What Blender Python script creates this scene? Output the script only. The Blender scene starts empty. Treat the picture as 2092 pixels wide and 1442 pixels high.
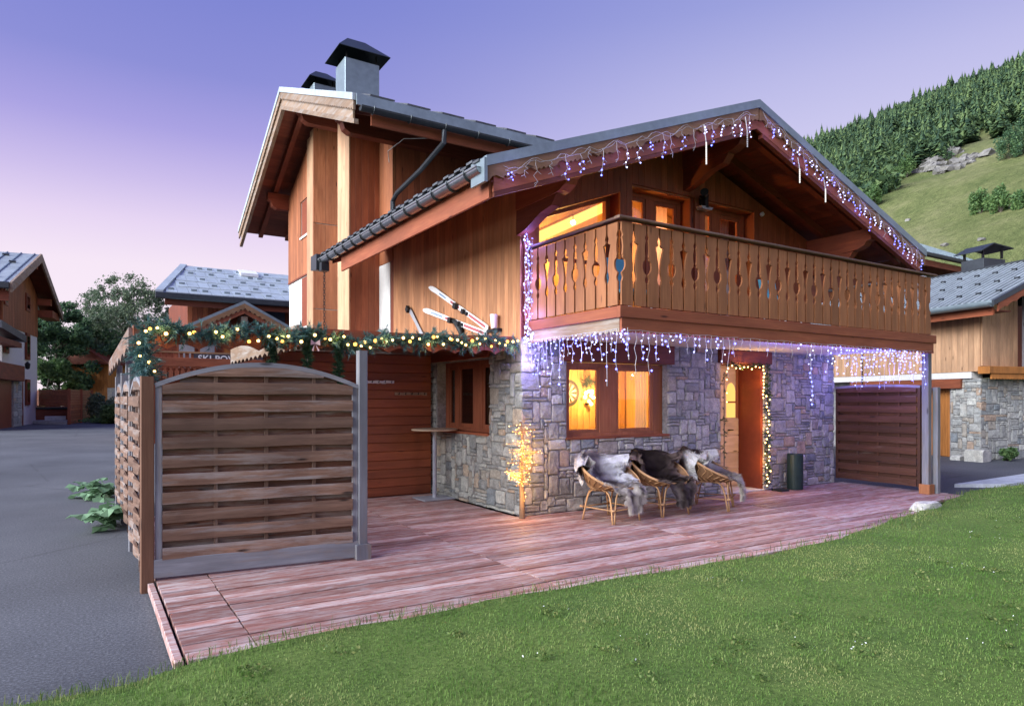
import bpy, math, random
import numpy as np
from mathutils import Vector, Matrix

# ---------------------------------------------------------------- camera, sky, sun, exposure
S = bpy.context.scene
TH = math.radians(32.2)
cam_d = bpy.data.cameras.new('camera')
cam = bpy.data.objects.new('camera', cam_d)
S.collection.objects.link(cam)
cam.location = (-5.027, -7.740, 1.6)
cam.rotation_euler = (math.radians(90), 0, -TH)
cam_d.sensor_width = 36
cam_d.lens = 36 * 1390 / 2092
cam_d.shift_y = (815 - 721) / 2092
cam_d.clip_start = 0.05
cam_d.clip_end = 5000
S.camera = cam
CR = Vector((math.cos(TH), -math.sin(TH), 0))      # camera right on the ground
CF = Vector((math.sin(TH), math.cos(TH), 0))       # camera heading on the ground

S.render.engine = 'CYCLES'
S.cycles.use_denoising = True
S.cycles.max_bounces = 6
S.cycles.diffuse_bounces = 3
S.cycles.glossy_bounces = 3
S.cycles.transparent_max_bounces = 12
S.cycles.sample_clamp_indirect = 6
S.cycles.caustics_reflective = False
S.cycles.caustics_refractive = False
S.view_settings.view_transform = 'Standard'
S.view_settings.look = 'None'
S.view_settings.gamma = 1
S.view_settings.exposure = 0.9

def lin(r, g, b):
    f = lambda c: (c / 255 / 12.92) if c / 255 <= .04045 else ((c / 255 + .055) / 1.055) ** 2.4
    return (f(r), f(g), f(b), 1)

SUN_EL = math.radians(25)
sun_from = Vector((-math.cos(SUN_EL), 0.04 * math.cos(SUN_EL), math.sin(SUN_EL))).normalized()

W = bpy.data.worlds.new('World')
S.world = W
W.use_nodes = True
nt = W.node_tree
nt.nodes.clear()
def wn(t, **k):
    n = nt.nodes.new(t)
    for a, v in k.items(): setattr(n, a, v)
    return n
tc = wn('ShaderNodeTexCoord'); sp = wn('ShaderNodeSeparateXYZ')
nt.links.new(tc.outputs['Generated'], sp.inputs[0])
def ramp(stops):
    r = wn('ShaderNodeValToRGB'); r.color_ramp.interpolation = 'LINEAR'
    e = r.color_ramp.elements
    while len(e) < len(stops): e.new(.5)
    for el, (p, c) in zip(e, stops): el.position = p; el.color = lin(*c)
    nt.links.new(sp.outputs['Z'], r.inputs[0])
    return r
rl = ramp([(0, (250, 234, 244)), (.17, (243, 226, 241)), (.225, (228, 209, 238)), (.275, (202, 186, 231)), (.335, (168, 158, 222)), (.40, (138, 139, 211)), (.50, (120, 127, 206)), (1, (116, 126, 206))])
rr = ramp([(0, (240, 228, 240)), (.20, (224, 214, 237)), (.30, (209, 203, 235)), (.40, (186, 184, 228)), (.48, (156, 160, 218)), (.60, (126, 134, 208)), (1, (116, 126, 206))])
dt = wn('ShaderNodeVectorMath', operation='DOT_PRODUCT')
dt.inputs[1].default_value = (CR.x, CR.y, 0)
nt.links.new(tc.outputs['Generated'], dt.inputs[0])
mr = wn('ShaderNodeMapRange', interpolation_type='SMOOTHERSTEP')
mr.inputs['From Min'].default_value = -.45; mr.inputs['From Max'].default_value = .5
nt.links.new(dt.outputs['Value'], mr.inputs['Value'])
mx = wn('ShaderNodeMixRGB')
nt.links.new(mr.outputs[0], mx.inputs[0]); nt.links.new(rl.outputs[0], mx.inputs[1]); nt.links.new(rr.outputs[0], mx.inputs[2])
sky = wn('ShaderNodeTexSky', sky_type='NISHITA', sun_disc=False)
sky.sun_elevation = SUN_EL
sky.sun_rotation = math.atan2(sun_from.x, sun_from.y)
bg1 = wn('ShaderNodeBackground'); bg1.inputs[1].default_value = .61
bg2 = wn('ShaderNodeBackground'); bg2.inputs[1].default_value = .05
nt.links.new(mx.outputs[0], bg1.inputs[0]); nt.links.new(sky.outputs[0], bg2.inputs[0])
mxs = wn('ShaderNodeMixShader'); mxs.inputs[0].default_value = .12
nt.links.new(bg1.outputs[0], mxs.inputs[1]); nt.links.new(bg2.outputs[0], mxs.inputs[2])
wo = wn('ShaderNodeOutputWorld')
nt.links.new(mxs.outputs[0], wo.inputs[0])

sl = bpy.data.lights.new('sun', 'SUN')
sl.energy = 5.0; sl.angle = math.radians(58); sl.color = (.93, .98, 1.0)
so = bpy.data.objects.new('sun', sl); S.collection.objects.link(so)
so.rotation_euler = sun_from.to_track_quat('Z', 'Y').to_euler()
so.location = (-20, 0, 20)

# ---------------------------------------------------------------- helpers
R = random.Random(11)
NP = np.random.default_rng(5)
COL = S.collection
WL = {}

def tag(o, label=None, cat=None, group=None, kind=None):
    if label: o['label'] = label
    if cat: o['category'] = cat
    if group: o['group'] = group
    if kind: o['kind'] = kind
    return o

def root(name, label, cat, loc=(0, 0, 0), rotz=0, group=None, local=False):
    o = bpy.data.objects.new(name, None)
    o.empty_display_size = .2
    COL.objects.link(o)
    o.location = loc; o.rotation_euler = (0, 0, rotz)
    WL[o] = Vector((0, 0, 0)) if local else Vector(loc)
    return tag(o, label, cat, group)

class MB:
    def __init__(s): s.v = []; s.f = []
    def add(s, vs, fs):
        n = len(s.v); s.v += [tuple(x) for x in vs]; s.f += [tuple(i + n for i in q) for q in fs]; return s
    def box(s, lo, hi, ch=0):
        (x0, y0, z0), (x1, y1, z1) = lo, hi
        if ch <= 0:
            return s.add([(x0,y0,z0),(x1,y0,z0),(x1,y1,z0),(x0,y1,z0),(x0,y0,z1),(x1,y0,z1),(x1,y1,z1),(x0,y1,z1)],
                         [(3,2,1,0),(4,5,6,7),(0,1,5,4),(1,2,6,5),(2,3,7,6),(3,0,4,7)])
        # chamfer along the longest axis
        d = (x1-x0, y1-y0, z1-z0); k = d.index(max(d)); o = [(1,2),(2,0),(0,1)][k]
        a0, a1 = (lo[o[0]], hi[o[0]]); b0, b1 = (lo[o[1]], hi[o[1]])
        c = min(ch, (a1-a0)*.4, (b1-b0)*.4)
        ring = [(a0+c,b0),(a1-c,b0),(a1,b0+c),(a1,b1-c),(a1-c,b1),(a0+c,b1),(a0,b1-c),(a0,b0+c)]
        vs = []
        for e in (lo[k], hi[k]):
            for a, b in ring:
                p = [0,0,0]; p[k] = e; p[o[0]] = a; p[o[1]] = b; vs.append(p)
        fs = [tuple(range(7,-1,-1)), tuple(range(8,16))] + [(i,(i+1)%8,8+(i+1)%8,8+i) for i in range(8)]
        return s.add(vs, fs)
    def prism(s, poly, axis, d0, d1):
        # poly: 2D points counter-clockwise seen against +axis; axis 'x': (y,z), 'y': (x,z), 'z': (x,y)
        def P(p, d): return {'x': (d, p[0], p[1]), 'y': (p[0], d, p[1]), 'z': (p[0], p[1], d)}[axis]
        n = len(poly)
        vs = [P(p, d0) for p in poly] + [P(p, d1) for p in poly]
        fs = [tuple(range(n-1,-1,-1)), tuple(range(n, 2*n))] + [(i,(i+1)%n,n+(i+1)%n,n+i) for i in range(n)]
        return s.add(vs, fs)
    def tube(s, pts, r, n=6, cap=True):
        pts = [Vector(p) for p in pts]
        rr = r if isinstance(r, (list, tuple)) else [r]*len(pts)
        vs = []; up = Vector((0.13,0.31,1)).normalized()
        for i, p in enumerate(pts):
            t = (pts[min(i+1,len(pts)-1)] - pts[max(i-1,0)])
            if t.length < 1e-9: t = Vector((0,0,1))
            t.normalize()
            a = t.cross(up)
            if a.length < .05: a = t.cross(Vector((1,0,0)))
            a.normalize(); b = t.cross(a)
            for k in range(n):
                w = 2*math.pi*k/n
                vs.append(p + (a*math.cos(w) + b*math.sin(w))*rr[i])
        fs = []
        for i in range(len(pts)-1):
            for k in range(n):
                fs.append((i*n+k, i*n+(k+1)%n, (i+1)*n+(k+1)%n, (i+1)*n+k))
        if cap: fs += [tuple(range(n-1,-1,-1)), tuple(range((len(pts)-1)*n, len(pts)*n))]
        return s.add(vs, fs)
    def lathe(s, prof, c=(0,0,0), n=20):
        vs = []; fs = []
        for r, z in prof:
            for k in range(n):
                w = 2*math.pi*k/n; vs.append((c[0]+r*math.cos(w), c[1]+r*math.sin(w), c[2]+z))
        m = len(prof)
        for i in range(m-1):
            for k in range(n): fs.append((i*n+k, i*n+(k+1)%n, (i+1)*n+(k+1)%n, (i+1)*n+k))
        fs += [tuple(range(n-1,-1,-1)), tuple(range((m-1)*n, m*n))]
        return s.add(vs, fs)
    def ball(s, c, r):
        t = (1+5**.5)/2; k = r/(1+t*t)**.5
        V = [(-1,t,0),(1,t,0),(-1,-t,0),(1,-t,0),(0,-1,t),(0,1,t),(0,-1,-t),(0,1,-t),(t,0,-1),(t,0,1),(-t,0,-1),(-t,0,1)]
        F = [(0,11,5),(0,5,1),(0,1,7),(0,7,10),(0,10,11),(1,5,9),(5,11,4),(11,10,2),(10,7,6),(7,1,8),(3,9,4),(3,4,2),(3,2,6),(3,6,8),(3,8,9),(4,9,5),(2,4,11),(6,2,10),(8,6,7),(9,8,1)]
        return s.add([(c[0]+a*k, c[1]+b*k, c[2]+d*k) for a,b,d in V], F)
    def build(s, name, mat, parent=None, smooth=False, origin=None):
        a = np.array(s.v, dtype=float)
        o = Vector(origin) if origin is not None else Vector(((a.min(0)+a.max(0))/2).tolist())
        a = a - np.array(o)
        me = bpy.data.meshes.new(name)
        me.from_pydata(a.tolist(), [], s.f)
        if smooth: me.polygons.foreach_set('use_smooth', [True]*len(me.polygons))
        me.materials.append(mat); me.update()
        return place(name, me, o, parent)

def place(name, me, loc, parent=None, rot=None):
    ob = bpy.data.objects.new(name, me)
    COL.objects.link(ob)
    loc = Vector(loc); WL[ob] = loc
    if parent is not None: ob.parent = parent; ob.location = loc - WL[parent]
    else: ob.location = loc
    if rot: ob.rotation_euler = rot
    return ob

def box(name, mat, parent, lo, hi, ch=0): return MB().box(lo, hi, ch).build(name, mat, parent)

def tris_obj(name, verts, faces, mat, parent=None, cols=None, origin=None):
    v = np.asarray(verts, dtype=np.float32)
    o = np.array(origin if origin is not None else (v.min(0)+v.max(0))/2, dtype=np.float32)
    v = v - o
    f = np.asarray(faces, dtype=np.int32); k = f.shape[1]
    me = bpy.data.meshes.new(name)
    me.vertices.add(len(v)); me.vertices.foreach_set('co', v.ravel())
    me.loops.add(f.size); me.loops.foreach_set('vertex_index', f.ravel())
    me.polygons.add(len(f)); me.polygons.foreach_set('loop_start', np.arange(0, f.size, k, dtype=np.int32))
    try: me.polygons.foreach_set('loop_total', np.full(len(f), k, dtype=np.int32))
    except Exception: pass
    if cols is not None:
        at = me.color_attributes.new('tint', 'FLOAT_COLOR', 'POINT')
        c = np.ones((len(v), 4), dtype=np.float32); c[:, :3] = cols
        at.data.foreach_set('color', c.ravel())
    me.materials.append(mat); me.update(); me.validate()
    return place(name, me, Vector(o.tolist()), parent)

def lamp(name, loc, color, energy, radius, parent):
    l = bpy.data.lights.new(name, 'POINT'); l.energy = energy; l.color = color; l.shadow_soft_size = radius
    o = bpy.data.objects.new(name, l); COL.objects.link(o)
    o.parent = parent; o.location = Vector(loc) - WL[parent]
    return o

# ---------------------------------------------------------------- materials
class NT:
    def __init__(s, name):
        s.m = bpy.data.materials.new(name); s.m.use_nodes = True
        s.t = s.m.node_tree; s.t.nodes.clear()
        s.out = s.n('ShaderNodeOutputMaterial')
    def n(s, t, ins=None, **k):
        x = s.t.nodes.new(t)
        for a, v in k.items(): setattr(x, a, v)
        for i, v in (ins or {}).items():
            if isinstance(v, bpy.types.NodeSocket): s.t.links.new(v, x.inputs[i])
            else: x.inputs[i].default_value = v
        return x
    def noise(s, vec, scale, detail=4, rough=.6, dist=0):
        return s.n('ShaderNodeTexNoise', {'Vector': vec, 'Scale': scale, 'Detail': detail, 'Roughness': rough, 'Distortion': dist})
    def ramp(s, fac, stops, interp='LINEAR'):
        r = s.n('ShaderNodeValToRGB', {0: fac}); r.color_ramp.interpolation = interp
        e = r.color_ramp.elements
        while len(e) < len(stops): e.new(.5)
        for el, (p, c) in zip(e, stops): el.position = p; el.color = (c[0], c[1], c[2], 1)
        return r.outputs[0]
    def mix(s, fac, a, b, mode='MIX'):
        x = s.n('ShaderNodeMixRGB', {0: fac, 1: a if isinstance(a, bpy.types.NodeSocket) else (*a[:3], 1), 2: b if isinstance(b, bpy.types.NodeSocket) else (*b[:3], 1)})
        x.blend_type = mode; return x.outputs[0]
    def coord(s, scale=(1,1,1), rnd=37.0):
        tc = s.n('ShaderNodeTexCoord'); oi = s.n('ShaderNodeObjectInfo')
        m = s.n('ShaderNodeMath', {0: oi.outputs['Random'], 1: rnd}, operation='MULTIPLY')
        c = s.n('ShaderNodeCombineXYZ', {0: m.outputs[0], 1: m.outputs[0], 2: m.outputs[0]})
        a = s.n('ShaderNodeVectorMath', {0: tc.outputs['Object'], 1: c.outputs[0]}, operation='ADD')
        mp = s.n('ShaderNodeMapping', {'Vector': a.outputs[0], 'Scale': scale})
        return mp.outputs[0], oi.outputs['Random'], a.outputs[0]
    def bsdf(s, color, rough=.6, metal=0, bump=None, bstr=.3, bdist=.01, spec=.4, **kw):
        b = s.n('ShaderNodeBsdfPrincipled')
        for i, v in (('Base Color', color), ('Roughness', rough), ('Metallic', metal), ('Specular IOR Level', spec)):
            if isinstance(v, bpy.types.NodeSocket): s.t.links.new(v, b.inputs[i])
            else: b.inputs[i].default_value = (*v[:3], 1) if i == 'Base Color' else v
        if bump is not None:
            bp = s.n('ShaderNodeBump', {'Height': bump, 'Strength': bstr, 'Distance': bdist})
            s.t.links.new(bp.outputs[0], b.inputs['Normal'])
        s.t.links.new(b.outputs[0], s.out.inputs[0])
        return b

M = {}
def wood(name, dark, light, axis, rough=.62, var=.35, knots=True, wear=None, wearamt=.5, spec=.35, wearvar=.0, wearlen=.9):
    t = NT(name)
    sc = {'x': (1.3, 22, 22), 'y': (22, 1.3, 22), 'z': (22, 22, 1.3)}[axis]
    sc2 = {'x': (.8, 3.2, 3.2), 'y': (3.2, .8, 3.2), 'z': (3.2, 3.2, .8)}[axis]
    v, rnd, raw = t.coord(sc)
    v2 = t.n('ShaderNodeMapping', {'Vector': raw, 'Scale': sc2}).outputs[0]
    g = t.noise(v, 1.6, 6, .65, .35)
    big = t.noise(v2, 1.2, 4, .6)
    mid = [(a+b)/2 for a, b in zip(dark, light)]
    c = t.ramp(g.outputs[0], [(.28, dark), (.5, mid), (.72, light)])
    c = t.mix(t.ramp(big.outputs[0], [(.35, (0,0,0)), (.7, (1,1,1))]), c, [x*.62 for x in mid], 'MIX') if var > 0 else c
    if knots:
        sk = {'x': (1.6, 7, 7), 'y': (7, 1.6, 7), 'z': (7, 7, 1.6)}[axis]
        vk = t.n('ShaderNodeMapping', {'Vector': raw, 'Scale': sk}).outputs[0]
        k = t.n('ShaderNodeTexVoronoi', {'Vector': vk, 'Scale': .9, 'Randomness': 1.0})
        kf = t.ramp(k.outputs['Distance'], [(.05, (1,1,1)), (.11, (0,0,0))])
        c = t.mix(kf, c, [x*.3 for x in dark])
    if wear is not None:
        vw = t.n('ShaderNodeMapping', {'Vector': raw, 'Scale': {'x': (wearlen, 9+wearlen*2, 9), 'y': (9, wearlen, 9), 'z': (9, 9, wearlen)}[axis]}).outputs[0]
        w = t.noise(vw, 1.3, 8, .7, .4)
        lo = .62 - .4*wearamt
        wf = t.n('ShaderNodeMath', {0: rnd, 1: wearvar, 2: -.5*wearvar}, operation='MULTIPLY_ADD')
        wf = t.n('ShaderNodeMath', {0: wf.outputs[0], 1: w.outputs[0]}, operation='ADD')
        c = t.mix(t.ramp(wf.outputs[0], [(lo, (0,0,0)), (lo+.22, (1,1,1))]), c, wear)
    br = t.ramp(rnd, [(0, (1-var,)*3), (1, (1+var*.7,)*3)])
    c = t.mix(1, c, br, 'MULTIPLY')
    t.bsdf(c, rough, 0, g.outputs[0], .35, .006, spec)
    M[name] = t.m
    return t.m

for ax in 'xyz':
    wood('larch_'+ax, (.28,.075,.027), (.48,.180,.078), ax, var=.22)                     # warm cladding
    wood('redwood_'+ax, (.15,.030,.016), (.27,.068,.030), ax, var=.22)                    # dark red stained beams
    wood('beam_'+ax, (.26,.060,.028), (.40,.125,.055), ax, var=.18)                       # orange red beams
    wood('barge_'+ax, (.24,.125,.065) if ax == 'x' else (.20,.125,.080), (.42,.23,.115) if ax == 'x' else (.36,.235,.150), ax, var=.2, wear=(.33,.29,.26), wearamt=.08 if ax == 'x' else .38)
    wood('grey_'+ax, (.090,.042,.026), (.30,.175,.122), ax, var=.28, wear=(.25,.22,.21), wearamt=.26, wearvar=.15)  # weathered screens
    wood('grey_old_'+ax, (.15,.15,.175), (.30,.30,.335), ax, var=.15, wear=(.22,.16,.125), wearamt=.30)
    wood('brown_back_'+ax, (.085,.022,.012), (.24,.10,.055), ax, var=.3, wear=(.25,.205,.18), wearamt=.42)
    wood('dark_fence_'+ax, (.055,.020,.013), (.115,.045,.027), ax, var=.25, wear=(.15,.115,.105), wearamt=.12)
    wood('baluster_'+ax, (.27,.095,.038), (.43,.180,.074), ax, var=.12)
wood('deck_x', (.28,.112,.088), (.42,.200,.166), 'x', rough=.6, var=.30, wear=(.43,.345,.335), wearamt=.50, wearvar=.08, wearlen=3.2, spec=.4)
wood('shed_x', (.24,.050,.016), (.39,.105,.038), 'x', var=.2, spec=.5)
wood('interior_z', (.52,.27,.09), (.70,.42,.17), 'z', var=.12, knots=True)
wood('rattan_z', (.40,.20,.085), (.62,.37,.19), 'z', var=.15, knots=False)
wood('wicker_z', (.12,.055,.026), (.32,.17,.08), 'z', var=.2, knots=False)
wood('honey_z', (.38,.150,.060), (.60,.295,.145), 'z', var=.2)
wood('pale_x', (.50,.36,.24), (.66,.50,.36), 'x', var=.1)
wood('orange_z', (.42,.145,.030), (.58,.235,.060), 'z', var=.12)
wood('pinewall_z', (.50,.27,.145), (.68,.42,.25), 'z', var=.16)
wood('bark_z', (.055,.042,.034), (.16,.13,.10), 'z', var=.2)
wood('driftwood_z', (.20,.12,.075), (.42,.29,.20), 'z', var=.15)

def stone(name, stops, bright=1.0):
    t = NT(name)
    v, rnd, raw = t.coord((1,1,1))
    base = t.ramp(rnd, [(p, [c[0]*1.05*bright, c[1]*1.04*bright, c[2]*.96*bright]) for p, c in stops], 'CONSTANT')
    n1 = t.noise(raw, 9, 8, .7); n2 = t.noise(raw, 42, 6, .7); n3 = t.noise(raw, 3, 3, .5)
    c = t.mix(t.ramp(n1.outputs[0], [(.3, (.62,.62,.62)), (.7, (1.28,1.28,1.28))]), (0,0,0), base)
    c = t.mix(1, base, t.ramp(n1.outputs[0], [(.28, (.55,.55,.57)), (.52, (1,1,1)), (.75, (1.35,1.33,1.3))]), 'MULTIPLY')
    c = t.mix(1, c, t.ramp(n2.outputs[0], [(.3, (.75,.75,.75)), (.7, (1.2,1.2,1.2))]), 'MULTIPLY')
    c = t.mix(t.ramp(n3.outputs[0], [(.55, (0,0,0)), (.75, (.35,.35,.35))]), c, (.30*bright,.235*bright,.18*bright))
    h = t.n('ShaderNodeMath', {0: n1.outputs[0], 1: n2.outputs[0]}, operation='ADD')
    t.bsdf(c, .82, 0, h.outputs[0], .75, .018, .25)
    M[name] = t.m
GREYS = [(0,(.31,.315,.325)),(.14,(.38,.38,.385)),(.28,(.25,.26,.275)),(.42,(.35,.35,.355)),(.55,(.29,.29,.295)),(.67,(.42,.42,.415)),(.78,(.33,.30,.275)),(.86,(.20,.22,.25)),(.92,(.39,.315,.265)),(.97,(.36,.27,.22))]
stone('stone', GREYS, 1.15)
stone('stone_lit', GREYS, 1.25)  # same stone made brighter: light on the right chalet's side face, put into colour
stone('boulder_stone', [(0,(.55,.54,.52)),(.5,(.62,.61,.60))])

def plain(name, col, rough=.6, metal=0, nscale=20, namt=.12, bstr=.1, spec=.4, stretch=(1,1,1)):
    t = NT(name); v, rnd, raw = t.coord(stretch)
    n = t.noise(v, nscale, 5, .6); n2 = t.noise(v, nscale*.17, 3, .5)
    lo, hi = 1-namt, 1+namt
    c = t.mix(1, (*col, 1), t.ramp(n.outputs[0], [(.3, (lo,)*3), (.7, (hi,)*3)]), 'MULTIPLY')
    c = t.mix(1, c, t.ramp(n2.outputs[0], [(.3, (lo,)*3), (.7, (hi,)*3)]), 'MULTIPLY')
    t.bsdf(c, rough, metal, n.outputs[0], bstr, .004, spec)
    M[name] = t.m
    return t.m
plain('mortar', (.27,.262,.255), .95, 0, 30, .3, .5)
plain('plaster', (.70,.68,.66), .9, 0, 60, .05, .25)
plain('soffit_white', (.62,.58,.62), .8, 0, 40, .04, .1)
plain('zinc', (.25,.31,.345), .42, .55, 8, .12, .05)
plain('zinc_pale', (.46,.52,.55), .45, .35, 6, .12, .05)
plain('zinc_dark', (.045,.052,.062), .38, .45, 10, .15, .05)
plain('slate', (.075,.080,.092), .55, .1, 14, .35, .4)
plain('metal_roof', (.36,.40,.42), .5, .35, 5, .16, .05)
plain('metal_roof_dark', (.15,.19,.215), .45, .4, 5, .16, .05)
plain('steel', (.50,.52,.56), .35, .8, 12, .06, .03)
plain('galv', (.38,.40,.46), .5, .4, 12, .1, .05)
plain('black_metal', (.014,.020,.022), .4, .2, 12, .2, .05)
plain('dark_green', (.012,.030,.030), .45, .1, 12, .2, .05)
plain('iron', (.02,.02,.022), .5, .5, 20, .2, .1)
plain('white_paint', (.74,.74,.76), .5, 0, 20, .04, .03)
plain('ski_white', (.78,.80,.83), .25, 0, 20, .03, .02)
plain('ski_blue', (.10,.22,.42), .3, 0, 20, .06, .02)
plain('ski_red', (.36,.09,.10), .3, 0, 20, .06, .02)
plain('ski_grey', (.34,.34,.37), .4, 0, 20, .08, .02)
plain('cable_white', (.44,.42,.42), .4, 0, 20, .03, .02)
plain('cable_copper', (.55,.30,.12), .4, .3, 20, .03, .02)
plain('concrete', (.50,.52,.55), .85, 0, 18, .14, .3)
plain('shade_cloth', (.055,.075,.12), .8, 0, 20, .1, .05)
plain('pink_cloth', (.55,.14,.22), .8, 0, 20, .1, .05)
plain('banner', (.045,.04,.055), .7, 0, 20, .08, .05)
plain('gutter_metal', (.36,.38,.41), .24, .92, 12, .1, .03)
plain('rock', (.17,.16,.15), .9, 0, 3, .35, .6)
plain('red_leaf_door', (.21,.045,.018), .5, 0, 10, .1, .05)
plain('ribbon', (.62,.42,.40), .5, 0, 20, .1, .05)
plain('frost', (.72,.66,.60), .35, 0, 20, .05, .05)
plain('cream', (.70,.62,.46), .6, 0, 20, .06, .03)
plain('ash_black', (.012,.012,.013), .6, 0, 20, .1, .03)
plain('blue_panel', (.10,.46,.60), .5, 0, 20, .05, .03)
plain('plum_wall', (.16,.10,.12), .8, 0, 20, .1, .05)

def emit(name, col, strength):
    t = NT(name)
    e = t.n('ShaderNodeEmission', {0: (*col, 1), 1: strength})
    t.t.links.new(e.outputs[0], t.out.inputs[0])
    try: t.m.cycles.emission_sampling = 'NONE'
    except Exception: pass
    M[name] = t.m
emit('bulb_warm', (1, .56, .16), 6.5)
emit('bulb_gold', (1, .42, .07), 3)
emit('bulb_cool', (.42, .45, 1), 3.6)
emit('bulb_blue', (.11, .13, 1), 5.5)
emit('tube_white', (.95, .90, .86), .8)
t = NT('cove'); e = t.n('ShaderNodeEmission', {0: (1,.52,.11,1), 1: 1.25}); t.t.links.new(e.outputs[0], t.out.inputs[0]); M['cove'] = t.m
t = NT('lamp_glow'); e = t.n('ShaderNodeEmission', {0: (1,.66,.25,1), 1: 9}); t.t.links.new(e.outputs[0], t.out.inputs[0]); M['lamp_glow'] = t.m
t = NT('lit_glass'); e = t.n('ShaderNodeEmission', {0: (1,.55,.14,1), 1: .75}); t.t.links.new(e.outputs[0], t.out.inputs[0]); M['lit_glass'] = t.m

def glass(name, tint=(.92,.95,.95), refl=1.0):
    t = NT(name)
    gm = t.n('ShaderNodeNewGeometry')
    io = t.n('ShaderNodeMapRange', {'Value': gm.outputs['Backfacing'], 'To Min': 1.5, 'To Max': 1/1.5})
    fr = t.n('ShaderNodeFresnel', {0: io.outputs[0]})
    m = t.n('ShaderNodeMath', {0: fr.outputs[0], 1: .9*refl}, operation='MULTIPLY'); m.use_clamp = True
    a = t.n('ShaderNodeBsdfTransparent', {0: (*tint, 1)}); b = t.n('ShaderNodeBsdfGlossy', {'Color': (1,1,1,1), 'Roughness': .01})
    x = t.n('ShaderNodeMixShader', {0: m.outputs[0], 1: a.outputs[0], 2: b.outputs[0]})
    t.t.links.new(x.outputs[0], t.out.inputs[0]); M[name] = t.m
glass('glass')
glass('glass_dim', (.55,.58,.62), 1.3)

def curtain_mat(name, col):
    t = NT(name)
    d = t.n('ShaderNodeBsdfDiffuse', {0: (*col, 1)}); tr = t.n('ShaderNodeBsdfTranslucent', {0: (*col, 1)})
    x = t.n('ShaderNodeMixShader', {0: .45, 1: d.outputs[0], 2: tr.outputs[0]})
    t.t.links.new(x.outputs[0], t.out.inputs[0]); M[name] = t.m
curtain_mat('curtain_rose', (.72,.50,.50))
curtain_mat('curtain_white', (.70,.62,.60))

def foliage(name, stops, trans=.35, rough=.55, scale=.25):
    t = NT(name)
    g = t.n('ShaderNodeNewGeometry')
    tc = t.n('ShaderNodeTexCoord')
    n = t.noise(tc.outputs['Object'], scale, 3, .5)
    f = t.n('ShaderNodeMath', {0: g.outputs['Random Per Island'], 1: n.outputs[0]}, operation='ADD')
    f2 = t.n('ShaderNodeMath', {0: f.outputs[0], 1: .5}, operation='MULTIPLY')
    c = t.ramp(f2.outputs[0], [(p, c) for p, c in stops])
    d = t.n('ShaderNodeBsdfPrincipled', {'Base Color': c, 'Roughness': rough, 'Specular IOR Level': .25})
    tr = t.n('ShaderNodeBsdfTranslucent', {0: c})
    x = t.n('ShaderNodeMixShader', {0: trans, 1: d.outputs[0], 2: tr.outputs[0]})
    t.t.links.new(x.outputs[0], t.out.inputs[0]); M[name] = t.m
foliage('leaf_dark', [(.25,(.036,.082,.052)),(.5,(.080,.155,.082)),(.75,(.15,.25,.105))])
foliage('leaf_mid', [(.25,(.055,.115,.045)),(.5,(.11,.20,.072)),(.75,(.19,.29,.10))])
foliage('leaf_airy', [(.25,(.08,.12,.08)),(.5,(.14,.19,.12)),(.75,(.22,.27,.16))])
foliage('leaf_big', [(.25,(.045,.12,.060)),(.5,(.10,.21,.10)),(.75,(.20,.32,.19))], .25)
foliage('fir_needle', [(.2,(.022,.070,.068)),(.5,(.055,.145,.140)),(.8,(.17,.29,.28))], .15)
foliage('fir_dark', [(.2,(.010,.030,.016)),(.5,(.022,.058,.028)),(.8,(.06,.11,.05))], .15)
foliage('forest', [(.28,(.020,.046,.026)),(.42,(.042,.082,.040)),(.58,(.075,.125,.052)),(.72,(.13,.19,.070))], .2, .7, .02)
foliage('blade', [(.30,(.050,.120,.022)),(.5,(.120,.240,.046)),(.70,(.30,.40,.12))], .4, .5, 1.3)
foliage('blade_tall', [(.25,(.07,.12,.03)),(.5,(.11,.19,.045)),(.75,(.26,.28,.10))], .4, .5, .9)

t = NT('blade')
g_ = t.n('ShaderNodeNewGeometry'); tc = t.n('ShaderNodeTexCoord')
na = t.noise(tc.outputs['Object'], .55, 4, .6); nb_ = t.noise(tc.outputs['Object'], 2.6, 3, .6)
a_ = t.n('ShaderNodeMath', {0: na.outputs[0], 1: 2.1, 2: -1.05}, operation='MULTIPLY_ADD')
b_ = t.n('ShaderNodeMath', {0: nb_.outputs[0], 1: .9, 2: a_.outputs[0]}, operation='MULTIPLY_ADD')
c_ = t.n('ShaderNodeMath', {0: g_.outputs['Random Per Island'], 1: .34, 2: b_.outputs[0]}, operation='MULTIPLY_ADD')
cc = t.ramp(c_.outputs[0], [(.20,(.064,.148,.028)),(.50,(.128,.238,.050)),(.72,(.21,.315,.084)),(.94,(.36,.38,.15))])
d_ = t.n('ShaderNodeBsdfPrincipled', {'Base Color': cc, 'Roughness': .55, 'Specular IOR Level': .2}); tr_ = t.n('ShaderNodeBsdfTranslucent', {0: cc})
x_ = t.n('ShaderNodeMixShader', {0: .4, 1: d_.outputs[0], 2: tr_.outputs[0]}); t.t.links.new(x_.outputs[0], t.out.inputs[0]); M['blade'] = t.m
def tinted(name, rough=.8, trans=0):
    t = NT(name)
    a = t.n('ShaderNodeAttribute'); a.attribute_name = 'tint'
    t.bsdf(a.outputs['Color'], rough, spec=.15); M[name] = t.m
tinted('fur')

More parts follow.
